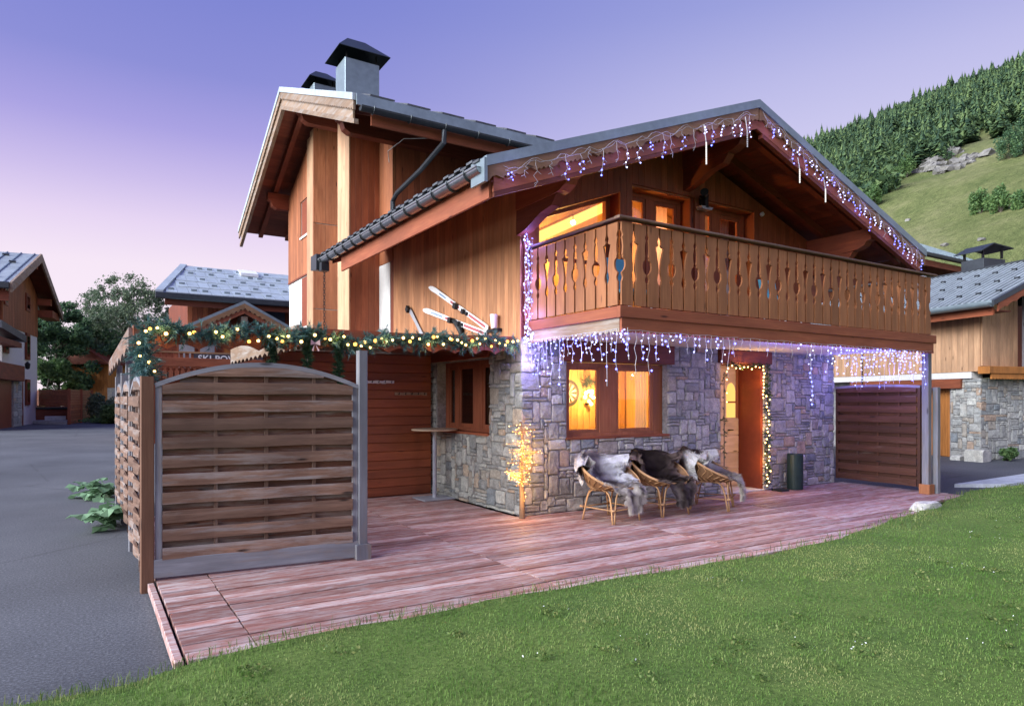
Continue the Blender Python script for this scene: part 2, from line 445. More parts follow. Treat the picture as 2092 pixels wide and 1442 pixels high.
# ground materials
t = NT('asphalt'); tc = t.n('ShaderNodeTexCoord')
n1 = t.noise(tc.outputs['Object'], 48, 5, .85); n2 = t.noise(tc.outputs['Object'], .35, 5, .55); n3 = t.noise(tc.outputs['Object'], 320, 2, .5)
c = t.ramp(n1.outputs[0], [(.28, (.030,.031,.035)), (.5, (.080,.082,.090)), (.72, (.22,.225,.24))])
c = t.mix(1, c, t.ramp(n2.outputs[0], [(.3, (.72,.73,.76)), (.7, (1.35,1.36,1.38))]), 'MULTIPLY')
n4 = t.n('ShaderNodeTexVoronoi', {'Vector': tc.outputs['Object'], 'Scale': .16}, feature='DISTANCE_TO_EDGE')
wv = t.noise(tc.outputs['Object'], 1.4, 4, .6)
cr = t.n('ShaderNodeMath', {0: wv.outputs[0], 1: .02, 2: n4.outputs[0]}, operation='MULTIPLY_ADD')
c = t.mix(t.ramp(cr.outputs[0], [(.011, (.3,.3,.3)), (.014, (0,0,0))]), c, (.02,.02,.022))
t.bsdf(c, .78, 0, n1.outputs[0], .8, .008, .35); M['asphalt'] = t.m
t = NT('lawn_soil'); tc = t.n('ShaderNodeTexCoord')
n1 = t.noise(tc.outputs['Object'], 30, 5, .7); n2 = t.noise(tc.outputs['Object'], .8, 4, .6)
c = t.ramp(n1.outputs[0], [(.3, (.05,.085,.022)), (.7, (.13,.20,.052))])
c = t.mix(1, c, t.ramp(n2.outputs[0], [(.3, (.8,.85,.8)), (.7, (1.25,1.15,1.1))]), 'MULTIPLY')
t.bsdf(c, .9, 0, n1.outputs[0], .6, .02, .1); M['lawn_soil'] = t.m
t = NT('meadow'); tc = t.n('ShaderNodeTexCoord')
mp = t.n('ShaderNodeMapping', {'Vector': tc.outputs['Object'], 'Rotation': (0,0,.5), 'Scale': (1,2.2,1)})
n1 = t.noise(mp.outputs[0], .05, 6, .65); n2 = t.noise(mp.outputs[0], .45, 6, .75); n3 = t.noise(tc.outputs['Object'], .018, 4, .6)
c = t.ramp(n1.outputs[0], [(.3, (.115,.148,.056)), (.5, (.180,.203,.084)), (.7, (.265,.262,.135))])
c = t.mix(1, c, t.ramp(n2.outputs[0], [(.3, (.62,.66,.6)), (.7, (1.3,1.25,1.2))]), 'MULTIPLY')
c = t.mix(t.ramp(n3.outputs[0], [(.55, (0,0,0)), (.72, (.5,.5,.5))]), c, (.22,.19,.13))
t.bsdf(c, .95, 0, n2.outputs[0], 1.0, 1.2, .05); M['meadow'] = t.m
# ---------------------------------------------------------------- ground
def camp(X, D, z=0):
    p = Vector((cam.location.x, cam.location.y, 0)) + CR*X + CF*D
    return (p.x, p.y, z)

def sheet(name, pts, z, mat, kind='structure'):
    n = len(pts)
    o = MB().add([(p[0], p[1], z) for p in pts], [tuple(range(n))]).build(name, mat)
    return tag(o, kind=kind)

sheet('ground', [(-2500,-2500),(2500,-2500),(2500,2500),(-2500,2500)], -.22, M['meadow'])
sheet('road', [camp(-70,-8), camp(45,-8), camp(45,48), camp(-70,52)], -.10, M['asphalt'])

LAWN_EDGE = [(-30,-3.6),(-9,-3.3),(-7,-3.2),(-5.414,-3.12),(-4.957,-3.15),(-4.474,-3.17),(-3.836,-3.13),(-3.1,-3.12),(-2.07,-3.10),(-.856,-3.17),(.347,-3.19),(1.418,-3.23),(2.508,-3.13),(3.404,-2.93),(4.262,-2.80),(5.2,-2.62),(6.064,-2.42),(7.475,-2.12),(9.652,-2.12),(14,-2.0),(30,-1.6)]
def lawn_b(x):
    for (x0,y0),(x1,y1) in zip(LAWN_EDGE, LAWN_EDGE[1:]):
        if x0 <= x <= x1: return y0 + (y1-y0)*(x-x0)/(x1-x0)
    return -3
def lawn_z(x, y):
    d = lawn_b(x) - y
    rise = .025 + .04*min(max(d,0),1.5)/1.5
    bank = .10*max(0, min(1, (x-3)/5))*min(1, max(d,0)/.6)
    low = -.10*max(0, min(1, (-4.3-x)/.5))
    return rise + bank + low*(1-min(1, max(d,0)/1.2)) + .018*math.sin(x*1.7+.6)*math.sin(y*2.1)
xs = sorted(set([round(-30+i*.35,3) for i in range(172)]))
vs, fs = [], []
ys = [0,.04,.12,.3,.6,1,1.5,2.2,3,4,5.5,8,12,20]
for x in xs:
    b = lawn_b(x) + .03*math.sin(x*5.1) + .02*math.sin(x*13)
    for k, d in enumerate(ys): vs.append((x, b-d, lawn_z(x, b-d) if k else (-.06 if -4.6 < x < 7.3 else -.12)))
n = len(ys)
for i in range(len(xs)-1):
    for k in range(n-1): fs.append((i*n+k, i*n+k+1, (i+1)*n+k+1, (i+1)*n+k))
tag(MB().add(vs, fs).build('lawn', M['lawn_soil'], smooth=True), kind='structure')

# grass blades
def blades(name, N, dmin, dmax, hmin, hmax, wid, mat, accept, seed, lean=.5):
    g = np.random.default_rng(seed)
    D = np.sqrt(g.random(N)*(dmax**1.25-dmin**1.25) + dmin**1.25) if False else (g.random(N)*(dmax**.6-dmin**.6)+dmin**.6)**(1/.6)
    X = (g.random(N)*2-1)*.80*D
    x = cam.location.x + CR.x*X + CF.x*D; y = cam.location.y + CR.y*X + CF.y*D
    ok = np.array([accept(a, b) for a, b in zip(x, y)])
    x, y, D = x[ok], y[ok], D[ok]
    n = len(x)
    z = np.array([lawn_z(a, b) for a, b in zip(x, y)])
    patch = .75 + .5*np.sin(x*2.3+1.0)*np.sin(y*2.9) * .5 + .25*np.sin(x*6.1)*np.sin(y*7.3)
    h = (hmin + (hmax-hmin)*g.random(n))*np.clip(patch, .5, 1.3)
    w = wid*(.7+.6*g.random(n))*(1+D*.10)
    a = g.random(n)*2*np.pi; b = g.random(n)*2*np.pi
    l = lean*h*(.3+g.random(n))
    bx, by = np.cos(a)*w, np.sin(a)*w
    lx, ly = np.cos(b)*l, np.sin(b)*l
    V = np.zeros((n,5,3))
    V[:,0] = np.stack([x-bx, y-by, z-.01],1); V[:,1] = np.stack([x+bx, y+by, z-.01],1)
    V[:,2] = np.stack([x-bx*.8+lx*.3, y-by*.8+ly*.3, z+h*.6],1); V[:,3] = np.stack([x+bx*.8+lx*.3, y+by*.8+ly*.3, z+h*.6],1)
    V[:,4] = np.stack([x+lx, y+ly, z+h*(1-.25*lean)],1)
    i0 = (np.arange(n)*5)[:,None]
    F = np.concatenate([i0+np.array([0,1,3]), i0+np.array([0,3,2]), i0+np.array([2,3,4])])
    o = tris_obj(name, V.reshape(-1,3), F, mat)
    return o
tag(blades('lawn_grass', 230000, 2.6, 17, .014, .030, .0014, M['blade'], lambda a, b: b < lawn_b(a)-.03, 3), 'short mown green grass of the lawn in front of the deck', 'grass', kind='stuff')
tag(blades('edge_grass', 60000, 2.6, 17, .05, .11, .0016, M['blade_tall'], lambda a, b: -.20 - (.30 if a > 3.2 else 0) < b - lawn_b(a) < .055 and (a < 7.6 or b < lawn_b(a)) , 4, .7), 'longer unmown grass fringe growing along the deck edge', 'grass', kind='stuff')

# ---------------------------------------------------------------- deck
deck = box('terrace_deck', M['redwood_x'], None, (-4.50,-3.06,-.099), (7.35,2.78,-.075)); deck.data.materials[0] = M['ash_black']; tag(deck, kind='structure')
bays = [-4.49,-4.07,-1.58,.95,3.50,6.02,7.40]
r = 0; yb = -3.155
while yb < 2.76:
    y1 = min(yb+.1370, 2.775)
    for i in range(6):
        x0, x1 = bays[i]+.003, bays[i+1]-.003
        if yb > -.01 and x0 >= -.02: continue
        if yb > -.14 and x0 > -.02: y1 = min(y1, -.002)
        if yb > -.01: x1 = min(x1, -.045)
        if x1 > 7 and yb < -2.3: continue
        if y1 < min(lawn_b(x0), lawn_b(x1)) - .25: continue
        if x0 < -4.0 and yb > -.95 and False: continue
        dz = R.uniform(-.003,.003)
        MB().box((x0+R.uniform(0,.006), yb+R.uniform(-.002,.002), -.044), (x1-R.uniform(0,.006), y1, dz), .004).build('plank', M['deck_x'], deck)
    yb += .1550
box('edge_board', M['deck_x'], deck, (-4.555,-3.12,-.08), (-4.505,-2.3,-.012), .004)
box('edge_board', M['deck_x'], deck, (-4.553,-2.292,-.08), (-4.505,-1.02,-.010), .004)

# ---------------------------------------------------------------- chalet
ch = root('chalet', 'large timber and stone chalet with carved wooden balcony and metal chimneys', 'house')

def stones(parent, L, H, blocked, P, seed, mat, cw=.064, chh=.049, big=1.0, dep=.035, only=None):
    dep = dep*.72
    """irregular rubble stones over an L x H face; P maps (u, z, out) to a point"""
    g = random.Random(seed)
    nu, nz = int(round(L/cw)), int(round(H/chh))
    occ = [[blocked((i+.5)*cw, (k+.5)*chh) for i in range(nu)] for k in range(nz)]
    for k in range(nz):
        for i in range(nu):
            if occ[k][i]: continue
            q = g.random()
            if q < .40: w, h = g.randint(2,7), 1
            elif q < .72: w, h = g.randint(2,5), g.randint(2,3)
            elif q < .93: w, h = g.randint(3,6), g.randint(3,5)
            else: w, h = g.randint(2,3), g.randint(4,7)
            w = max(1, int(round(w*big))); h = max(1, int(round(h*big)))
            ww = 0
            while ww < w and i+ww < nu and not occ[k][i+ww]: ww += 1
            hh = 1
            while hh < h and k+hh < nz and all(not occ[k+hh][i+j] for j in range(ww)): hh += 1
            for a in range(hh):
                for b in range(ww): occ[k+a][i+b] = True
            u0, u1, z0, z1 = i*cw, (i+ww)*cw, k*chh, (k+hh)*chh
            gp = .0035; J = .024
            j = lambda m: g.uniform(-J, J)*min(1, m/.15)
            W_, H_ = u1-u0, z1-z0
            out = [(u0+gp+abs(j(W_))*.6, z0+gp+abs(j(H_))*.6), ((u0+u1)/2+j(W_), z0+gp+g.uniform(-.004,.006)), (u1-gp-abs(j(W_))*.6, z0+gp+abs(j(H_))*.6), (u1-gp+g.uniform(-.006,.004), (z0+z1)/2+j(H_)),
                   (u1-gp-abs(j(W_)), z1-gp-abs(j(H_))), ((u0+u1)/2+j(W_), z1-gp+g.uniform(-.006,.004)), (u0+gp+abs(j(W_)), z1-gp-abs(j(H_))), (u0+gp+g.uniform(-.004,.006), (z0+z1)/2+j(H_))]
            cu, cz = (u0+u1)/2, (z0+z1)/2
            o1 = dep*g.uniform(.55,1.25); tl = g.uniform(-.006,.006)
            ins = .012 if min(W_,H_) > .09 else .007
            def inset(p, m):
                du, dz = cu-p[0], cz-p[1]; l = math.hypot(du,dz)+1e-6
                return (p[0]+du/l*m, p[1]+dz/l*m)
            vs = [P(p[0],p[1],-.03) for p in out]
            vs += [P(p[0],p[1],o1*.55) for p in out]
            vs += [P(*inset(p,ins),o1+g.uniform(-.005,.005)+tl*(1 if q2 < 4 else -1)) for q2,p in enumerate(out)]
            vs += [P(*inset(p,min(W_,H_)*.28),o1+g.uniform(-.003,.010)) for p in out]
            vs += [P(cu,cz,o1+g.uniform(0,.010))]
            fs = []
            for m in range(3):
                for e in range(8): fs.append((m*8+e, m*8+(e+1)%8, m*8+8+(e+1)%8, m*8+8+e))
            for e in range(8): fs.append((24+e, 24+(e+1)%8, 32))
            MB().add(vs, fs).build('stone', mat, parent)

def in_any(rects): return lambda u, z: any(a <= u <= b and c <= z <= d for a, b, c, d in rects)

# front stone wall, openings: window and door
sw = MB()
for lo, hi in [((.03,.03,0),(.78,.44,2.45)), ((.78,.03,0),(2.75,.44,1.03)), ((2.75,.03,0),(3.99,.44,2.45)), ((5.06,.03,0),(7.15,.44,2.45)), ((.78,.10,2.14),(2.75,.44,2.45)), ((3.99,.10,2.21),(5.06,.44,2.45))]: sw.box(lo, hi)
front = sw.build('stone_wall', M['mortar'], ch)
stones(front, 7.15, 2.44, in_any([(.70,2.83,2.13,2.5),(.78,2.75,1.03,2.14),(3.90,5.23,2.19,2.5),(3.99,5.06,-1,2.25)]), lambda u, z, o: (u, .03-o, z), 21, M['stone'], big=1.0)
# side stone wall
sw = MB()
for lo, hi in [((.03,.44,0),(.44,.90,2.45)), ((.03,.90,0),(.44,2.62,1.05)), ((.03,2.62,0),(.44,2.86,2.45)), ((.08,.90,2.20),(.44,2.62,2.45))]: sw.box(lo, hi)
side = sw.build('stone_wall', M['mortar'], ch)
stones(side, 2.86, 2.44, in_any([(.92,2.60,1.07,2.21)]), lambda u, z, o: (.03-o, 2.86-u, z) if False else (.03-o, u, z), 33, M['stone'], big=1.0)
# window jamb stones facing back towards the opening
MB().box((.0,2.60,1.05),(.40,2.64,2.2)).build('window_jamb', M['mortar'], ch)

# lintels
box('lintel', M['redwood_x'], ch, (.68,-.03,2.14), (2.86,.10,2.43), .008)
box('lintel', M['redwood_x'], ch, (3.92,-.04,2.205), (5.24,.10,2.42), .008)
box('lintel', M['redwood_y'], ch, (-.03,.86,2.215), (.08,2.80,2.40), .008)

def window(parent, axis, c, t0, t1, z0, z1, bars, fw, d, frame, gl, name='window', inner=.045, zt=None):
    """frame in a plane axis=c (outer face), bars = list of (t0,t1) uprights; panes between"""
    m = MB()
    def bx(a, b, zz0, zz1, dd0=0, dd1=d):
        if axis == 'y': m.box((a, c+dd0, zz0), (b, c+dd1, zz1), .004)
        else: m.box((c+dd0, a, zz0), (c+dd1, b, zz1), .004)
    bx(t0, t1, z0, z0+fw); bx(t0, t1, z1-fw, z1)
    for a, b in bars: bx(a, b, z0+fw+.001, z1-fw-.001)
    w = m.build(name, frame, parent)
    for (a0, a1), (b0, b1) in zip(bars, bars[1:]):
        g0, g1 = a1-.004, b0+.004
        if g1-g0 < .06: continue
        f = MB()
        def fb(a, b, zz0, zz1):
            if axis == 'y': f.box((a, c+.012, zz0), (b, c+.05, zz1), .003)
            else: f.box((c+.012, a, zz0), (c+.05, b, zz1), .003)
        if inner > 0:
            fb(g0, g0+inner, z0+fw, z1-fw); fb(g1-inner, g1, z0+fw, z1-fw); fb(g0+inner+.001, g1-inner-.001, z0+fw, z0+fw+inner); fb(g0+inner+.001, g1-inner-.001, z1-fw-inner, z1-fw)
            f.build('sash', frame, w)
        if axis == 'y': MB().box((g0, c+.028, z0+fw), (g1, c+.034, z1-fw)).build('pane', M[gl], w)
        else: MB().box((c+.028, g0, z0+fw), (c+.034, g1, z1-fw)).build('pane', M[gl], w)
    return w

window(ch, 'y', .13, .79, 2.75, 1.05, 2.13, [(.79,.87),(1.47,1.80),(2.54,2.75)], .055, .09, M['larch_z'], 'glass', inner=.05)
window(ch, 'x', .16, .93, 2.60, 1.09, 2.20, [(.93,1.05),(1.35,1.62),(2.12,2.24),(2.48,2.60)], .06, .09, M['beam_z'], 'glass_dim', inner=.06)
box('window_sill', M['beam_x'], ch, (.76,-.01,1.02), (2.77,.14,1.055), .004)
box('window_sill', M['beam_y'], ch, (-.01,.90,1.055), (.16,2.62,1.09), .004)

# ground floor room seen through the window
ir = MB()
ir.box((.46,1.85,.02),(3.6,1.93,2.40)).box((3.52,.46,.02),(3.60,1.84,2.40)).box((.46,.46,.02),(.52,1.84,2.40))
room = ir.build('interior_wall', M['interior_z'], ch)
x = .54
while x < 3.48:
    MB().box((x,1.825,.03),(x+.135,1.849,2.38),.004).build('board', M['interior_z'], room); x += .14
box('interior_floor', M['larch_x'], ch, (.46,.46,.0), (3.6,1.84,.02))
box('interior_ceiling', M['pale_x'], ch, (.46,.45,2.41), (3.6,1.84,2.44))

# door: recessed leaf with arched glazing
dr = box('door', M['pale_x'], ch, (4.00,.50,.02), (5.0,.54,2.20), .004)
z = .05
for k in range(7):
    if k >= 4: box('panel_board', M['pale_x'], dr, (4.03,.485,z), (4.66,.499,z+.29), .004)
    else: box('panel_board', M['pale_x'], dr, (4.03,.485,z), (4.99,.499,z+.29), .004)
    z += .30
box('panel_board', M['larch_z'], dr, (4.93,.485,1.26), (4.99,.499,2.14), .004)
arch = [(4.68,1.27),(4.91,1.27),(4.91,1.72)] + [(4.795+.115*math.cos(a), 1.72+.17*math.sin(a)) for a in [math.pi*k/8 for k in range(1,8)]] + [(4.68,1.72)]
MB().prism(arch[::-1], 'y', .490, .497).build('door_glass', M['lit_glass'], dr)
box('glazing_bar', M['larch_x'], dr, (4.67,.480,1.53), (4.92,.489,1.56))
MB().tube([(4.70,.475,1.05),(4.70,.445,1.05),(4.80,.445,1.05)], .011, 6).build('handle', M['iron'], dr)
box('door_jamb', M['red_leaf_door'], ch, (5.003,.02,.0), (5.06,.60,2.205))
box('door_jamb', M['red_leaf_door'], ch, (3.97,.12,.0), (4.0,.60,2.205))
box('door_head', M['beam_x'], ch, (4.0,.11,2.19), (5.0,.60,2.22))
box('threshold', M['concrete'], ch, (3.99,-.02,.002), (5.06,.6,.03), .005)

# storey slab and balcony
box('floor_slab', M['mortar'], ch, (.05,.12,2.455), (7.1,5.1,2.64))
bal = box('balcony', M['soffit_white'], ch, (.16,-1.84,2.43), (6.98,.02,2.60))
box('deck_board', M['larch_x'], bal, (.16,-1.84,2.605), (6.98,.02,2.64))
box('edge_beam', M['beam_x'], bal, (.09,-1.905,2.525), (7.02,-1.845,2.655), .006)
box('edge_beam', M['beam_y'], bal, (.09,-1.844,2.525), (.155,.0,2.655), .006)
box('edge_beam', M['beam_y'], bal, (6.985,-1.844,2.525), (7.02,.0,2.655), .006)
def scallop_board(name, mat, parent, axis, t0, t1, d0, d1, ztop, zbot, per, amp, kind='round', zfun=None):
    n = max(2, int(round((t1-t0)/per))); per = (t1-t0)/n
    low = []
    for i in range(n):
        if kind == 'tooth': seq = [(0,0),(.5,0),(.62,amp),(.88,amp)]
        elif kind == 'carved': seq = [(0,0),(.06,amp*.2),(.14,amp),(.26,amp*1.1),(.36,amp*.5),(.44,0),(.52,amp*.55),(.58,0),(.66,amp*.7),(.72,0),(.82,amp*.45),(.92,0)]
        else: seq = [(q/8, amp*abs(math.sin(math.pi*(q/8)))) for q in range(8)]
        for q, a in seq: low.append((t0+(i+q)*per, a))
    low.append((t1, 0))
    zf = zfun or (lambda t: 0)
    pl = [(t, zbot+a+zf(t)) for t, a in low]
    top = [(t1, ztop+zf(t1))] + ([(3.15, ztop+zf(3.15))] if zfun and t0 < 3.15 < t1 else []) + [(t0, ztop+zf(t0))]
    poly = pl + top
    return MB().prism(poly[::-1] if axis == 'y' else poly, axis, d0, d1).build(name, mat, parent)
scallop_board('fascia', M['barge_x'] if False else M['beam_x'], bal, 'y', .13, 6.97, -1.885, -1.848, 2.524, 2.36, .105, .018, 'tooth')
scallop_board('fascia', M['barge_y'], bal, 'x', -1.846, .0, .125, .157, 2.524, 2.36, .105, .018, 'tooth')
rail_top = 3.68
box('handrail', M['grey_x'], bal, (.07,-1.92,3.642), (7.03,-1.82,3.674), .008)
box('handrail', M['grey_y'], bal, (.08,-1.819,3.642), (.18,.0,3.674), .008)
box('handrail', M['grey_old_y'], bal, (6.91,-1.809,3.635), (7.03,.0,3.675), .008)
box('inner_rail', M['redwood_x'], bal, (.16,-1.83,3.55), (6.98,-1.79,3.63))
box('inner_rail', M['redwood_x'], bal, (.16,-1.83,2.74), (6.98,-1.79,2.80))
box('inner_rail', M['redwood_y'], bal, (.16,-1.78,3.55), (.20,.0,3.63))
box('inner_rail', M['redwood_y'], bal, (.16,-1.78,2.74), (.20,.0,2.80))
# pierced boards: half profile of each cut-out, distance of the edge from the board's half width
HB = .945
half_heart = [(.0,.0),(.02,.0),(.28,.0),(.30,.012),(.335,.020),(.37,.006),(.39,.0),(.40,.012),(.43,.040),(.47,.055),(.51,.058),(.55,.048),(.565,.026),(.58,.016),(.595,.022),(.61,.012),(.66,.020),(.72,.022),(.78,.014),(.815,.004),(.83,.016),(.855,.018),(.88,.006),(.90,.0),(1,.0)]
half_tulip = [(.0,.0),(.28,.0),(.31,.018),(.345,.026),(.39,.018),(.43,.004),(.48,.002),(.56,.012),(.64,.024),(.70,.040),(.735,.048),(.75,.054),(.755,.030),(.77,.010),(.785,.004),(.80,.014),(.825,.019),(.85,.010),(.87,.002),(.90,.0),(1,.0)]
def baluster_mesh(nm, left, right, hw=.086):
    pr = [(hw-d, q*HB) for q, d in right]
    pl = [(-(hw-d), q*HB) for q, d in left]
    poly = pl + pr[::-1]           # up the left edge, down the right edge
    n = len(poly)
    vs = [(p[0], -.012, p[1]) for p in poly] + [(p[0], .012, p[1]) for p in poly]
    fs = [tuple(range(n-1,-1,-1)), tuple(range(n,2*n))] + [(i,(i+1)%n,n+(i+1)%n,n+i) for i in range(n)]
    me = bpy.data.meshes.new(nm); me.from_pydata(vs, [], fs); me.materials.append(M['baluster_z']); me.update()
    return me
bmA = baluster_mesh('baluster', half_heart, half_tulip); bmB = baluster_mesh('baluster', half_tulip, half_heart)
nb = 34; pitch = 6.80/nb
for i in range(nb):
    place('baluster', bmA if i % 2 == 0 else bmB, (.13+pitch*(i+.5), -1.857+R.uniform(-.002,.002), 2.672), bal)
nb2 = 9; p2 = 1.82/nb2
for i in range(nb2):
    place('baluster', bmA if i % 2 == 0 else bmB, (.128, -1.84+p2*(i+.5), 2.672), bal, (0,0,math.pi/2))
    place('baluster', bmA if i % 2 == 0 else bmB, (6.97, -1.84+p2*(i+.5), 2.672), bal, (0,0,math.pi/2))
# post carrying the balcony corner
po = box('support_post', M['grey_old_z'], ch, (6.975,-1.80,.0), (7.085,-1.69,2.43), .006)
box('post_foot', M['baluster_z'], po, (6.945,-1.83,.0), (7.115,-1.66,.165), .006)

# low roof geometry
def zr(a): return 4.20 + (a+1.34)*.3675 if a < 3.15 else 5.85 - (a-3.15)*.355
Y0, Y1 = -1.33, 4.9
# upper storey front wall (y = 0): openings with deep reveals
uw = MB()
segs = [(.04,.30),(1.786,2.01),(3.293,3.577),(4.861,6.40)]
def slab(a0, a1, z0, y0, y1, top=None, dz=-.20):
    pts = [(a0,z0),(a1,z0),(a1,zr(a1)+dz)] + ([(3.15,zr(3.15)+dz)] if a0 < 3.15 < a1 else []) + [(a0,zr(a0)+dz)]
    return MB().prism(pts[::-1], 'y', y0, y1)
wallp = MB()
for a0, a1 in segs:
    s_ = slab(a0, a1, 2.64, .03, .33); wallp.add(s_.v, s_.f)
for a0, a1, zt in [(2.01,3.293,4.86),(3.577,4.861,4.86)]:
    s_ = slab(a0, a1, zt, .03, .33); wallp.add(s_.v, s_.f)
s_ = MB().prism([(.30,4.16),(1.786,4.70),(1.786,zr(1.786)-.2),(.30,zr(.30)-.2)][::-1], 'y', .03, .33); wallp.add(s_.v, s_.f)
upw = wallp.build('upper_wall', M['redwood_z'], ch)
def vboard(parent, name, mat, axis, t0, t1, z0a, z0b, z1a, z1b, d0, d1):
    poly = [(t0,z0a),(t1,z0b),(t1,z1b),(t0,z1a)]
    return MB().prism(poly[::-1] if axis == 'y' else poly, axis, d0, d1).build(name, mat, parent)
a = .05
while a < 6.38:
    b = min(a+.122, 6.40); m = (a+b)/2
    dz = -.20
    if .30 < m < 1.786: z0, z0b = 4.16+(a-.30)*.3634, 4.16+(b-.30)*.3634
    elif 2.01 < m < 3.293 or 3.577 < m < 4.861: z0 = z0b = 4.86
    else: z0 = z0b = 2.66
    vboard(upw, 'board', M['larch_z'] if False else M['beam_z'], 'y', a+.002, b-.002, z0, z0b, zr(a)+dz, zr(b)+dz, .002, .029)
    a = b
# reveals of the three openings (faces seen from the left)
for a1, zt in [(1.786,4.70),(3.293,4.86),(4.861,4.86)]:
    box('reveal_board', M['red_leaf_door'], ch, (a1-.022,.032,2.66), (a1-.001,.33,zt-.01))
for a0, a1, z0, z1 in [(2.01,3.293,4.83,4.858),(3.577,4.861,4.83,4.858)]:
    box('head_board', M['larch_x'], ch, (a0,.032,z0), (a1-.023,.33,z1))
# glazed doors behind the openings
window(ch, 'y', .24, 2.01, 3.27, 2.68, 4.83, [(2.01,2.10),(2.50,2.68),(3.18,3.27)], .07, .08, M['beam_z'], 'glass', inner=.06)
window(ch, 'y', .24, 3.577, 4.838, 2.68, 4.83, [(3.577,3.70),(4.02,4.18),(4.72,4.838)], .07, .08, M['beam_z'], 'glass', inner=.06)
m = MB(); m.box((.30,.24,2.68),(.36,.32,4.10)).box((1.68,.24,2.68),(1.763,.32,4.62)).box((.361,.24,2.68),(1.679,.32,2.75)).box((.361,.24,3.62),(1.679,.32,3.66))
m.prism([(.30,4.10),(1.763,4.63),(1.763,4.69),(.30,4.16)][::-1], 'y', .24, .32)
wb = m.build('window', M['beam_z'], ch)
MB().prism([(.36,2.75),(1.68,2.75),(1.68,4.62),(.36,4.14)][::-1], 'y', .268, .274).build('pane', M['glass'], wb)
# upper room: back wall, ceiling, light cove
uroom = MB().prism([(.1,2.65),(6.3,2.65),(6.3,zr(6.3)-.4),(3.15,zr(3.15)-.4),(.1,zr(.1)-.4)][::-1], 'y', 1.55, 1.62).build('interior_wall', M['interior_z'], ch)
MB().prism([(1.10,4.07),(3.0,5.02),(3.0,5.20),(1.10,4.25)][::-1], 'y', 1.50, 1.545).build('light_cove', M['cove'], ch)
box('partition', M['plum_wall'], ch, (4.35,.6,2.65), (4.42,1.54,4.9))
for a0, a1, nm in [(.06,3.15,'interior_ceiling'),(3.15,6.34,'interior_ceiling')]:
    MB().prism([(a0,zr(a0)-.36),(a1,zr(a1)-.36),(a1,zr(a1)-.33),(a0,zr(a0)-.33)][::-1], 'y', .34, 1.6).build(nm, M['orange_z'], ch)
box('interior_floor', M['larch_x'], ch, (.1,.34,2.641), (6.3,1.6,2.66))

# side wall boards (x = 0) carrying the skis
sb = box('side_wall', M['redwood_z'], ch, (.0,.03,2.41), (.30,4.46,zr(0)-.17))
y = .0
while y < 4.44:
    b = min(y+.103, 4.455)
    MB().box((-.024+R.uniform(0,.004), y+.0015, 2.40), (-.001, b-.0015, zr(-.02)-.19), .003).build('board', M['honey_z'], sb); y = b
box('corner_board', M['beam_z'], ch, (-.03,-.004,2.66), (.048,.0285,zr(.0)-.2)) if False else None

# roof slopes
def roof_poly(a0, a1, t, b): return [(a0,zr(a0)+b),(a1,zr(a1)+b),(a1,zr(a1)+t),(a0,zr(a0)+t)][::-1]
rf = MB().prism(roof_poly(-1.34,3.15,0,-.05), 'y', Y0, Y1).build('roof', M['slate'], ch)
MB().prism([(3.15,5.80),(7.70,zr(7.70)-.05),(7.70,zr(7.70)),(3.15,5.85)][::-1], 'y', Y0, Y1).build('slope', M['slate'], rf)
# soffit planks run across the slope
for s0, s1 in [(-1.28,3.15),(3.15,7.64)]:
    n = 24
    for i in range(n):
        a0 = s0+(s1-s0)*i/n; a1 = s0+(s1-s0)*(i+1)/n
        MB().prism([(a0+.002,zr(a0+.002)-.075),(a1-.002,zr(a1-.002)-.075),(a1-.002,zr(a1-.002)-.052),(a0+.002,zr(a0+.002)-.052)][::-1], 'y', Y0+.03, Y1).build('soffit_plank', M['redwood_y'], rf)
# rafters across the overhang
for yy in (-1.0,-.35,.9,2.1,3.3,4.3):
    for s0, s1 in [(-1.22,3.1),(3.2,7.6)]:
        MB().prism([(s0,zr(s0)-.20),(s1,zr(s1)-.20),(s1,zr(s1)-.078),(s0,zr(s0)-.078)][::-1], 'y', yy, yy+.10).build('rafter', M['redwood_x'], rf)
# purlins with carved ends
for a in (.0, 3.15, 6.36):
    zc = zr(a)-.205 if a != 3.15 else 5.60
    hgt = .34
    p = MB().prism([(-1.22,zc),(-1.22,zc-hgt*.55),(-1.14,zc-hgt*.62),(-1.10,zc-hgt*.80),(-.98,zc-hgt*.95),(-.80,zc-hgt),(.02,zc-hgt),(.02,zc)], 'x', a-.085, a+.085)
    p.build('purlin', M['beam_y'] if a == 0 else M['redwood_y'], rf)
    MB().prism([(-.90,zc-hgt-.001),(.02,zc-hgt-.001),(.02,zc-hgt-.34),(-.20,zc-hgt-.30),(-.55,zc-hgt-.16),(-.80,zc-hgt-.12)][::-1], 'x', a-.07, a+.07).build('bracket', M['redwood_y'], rf)
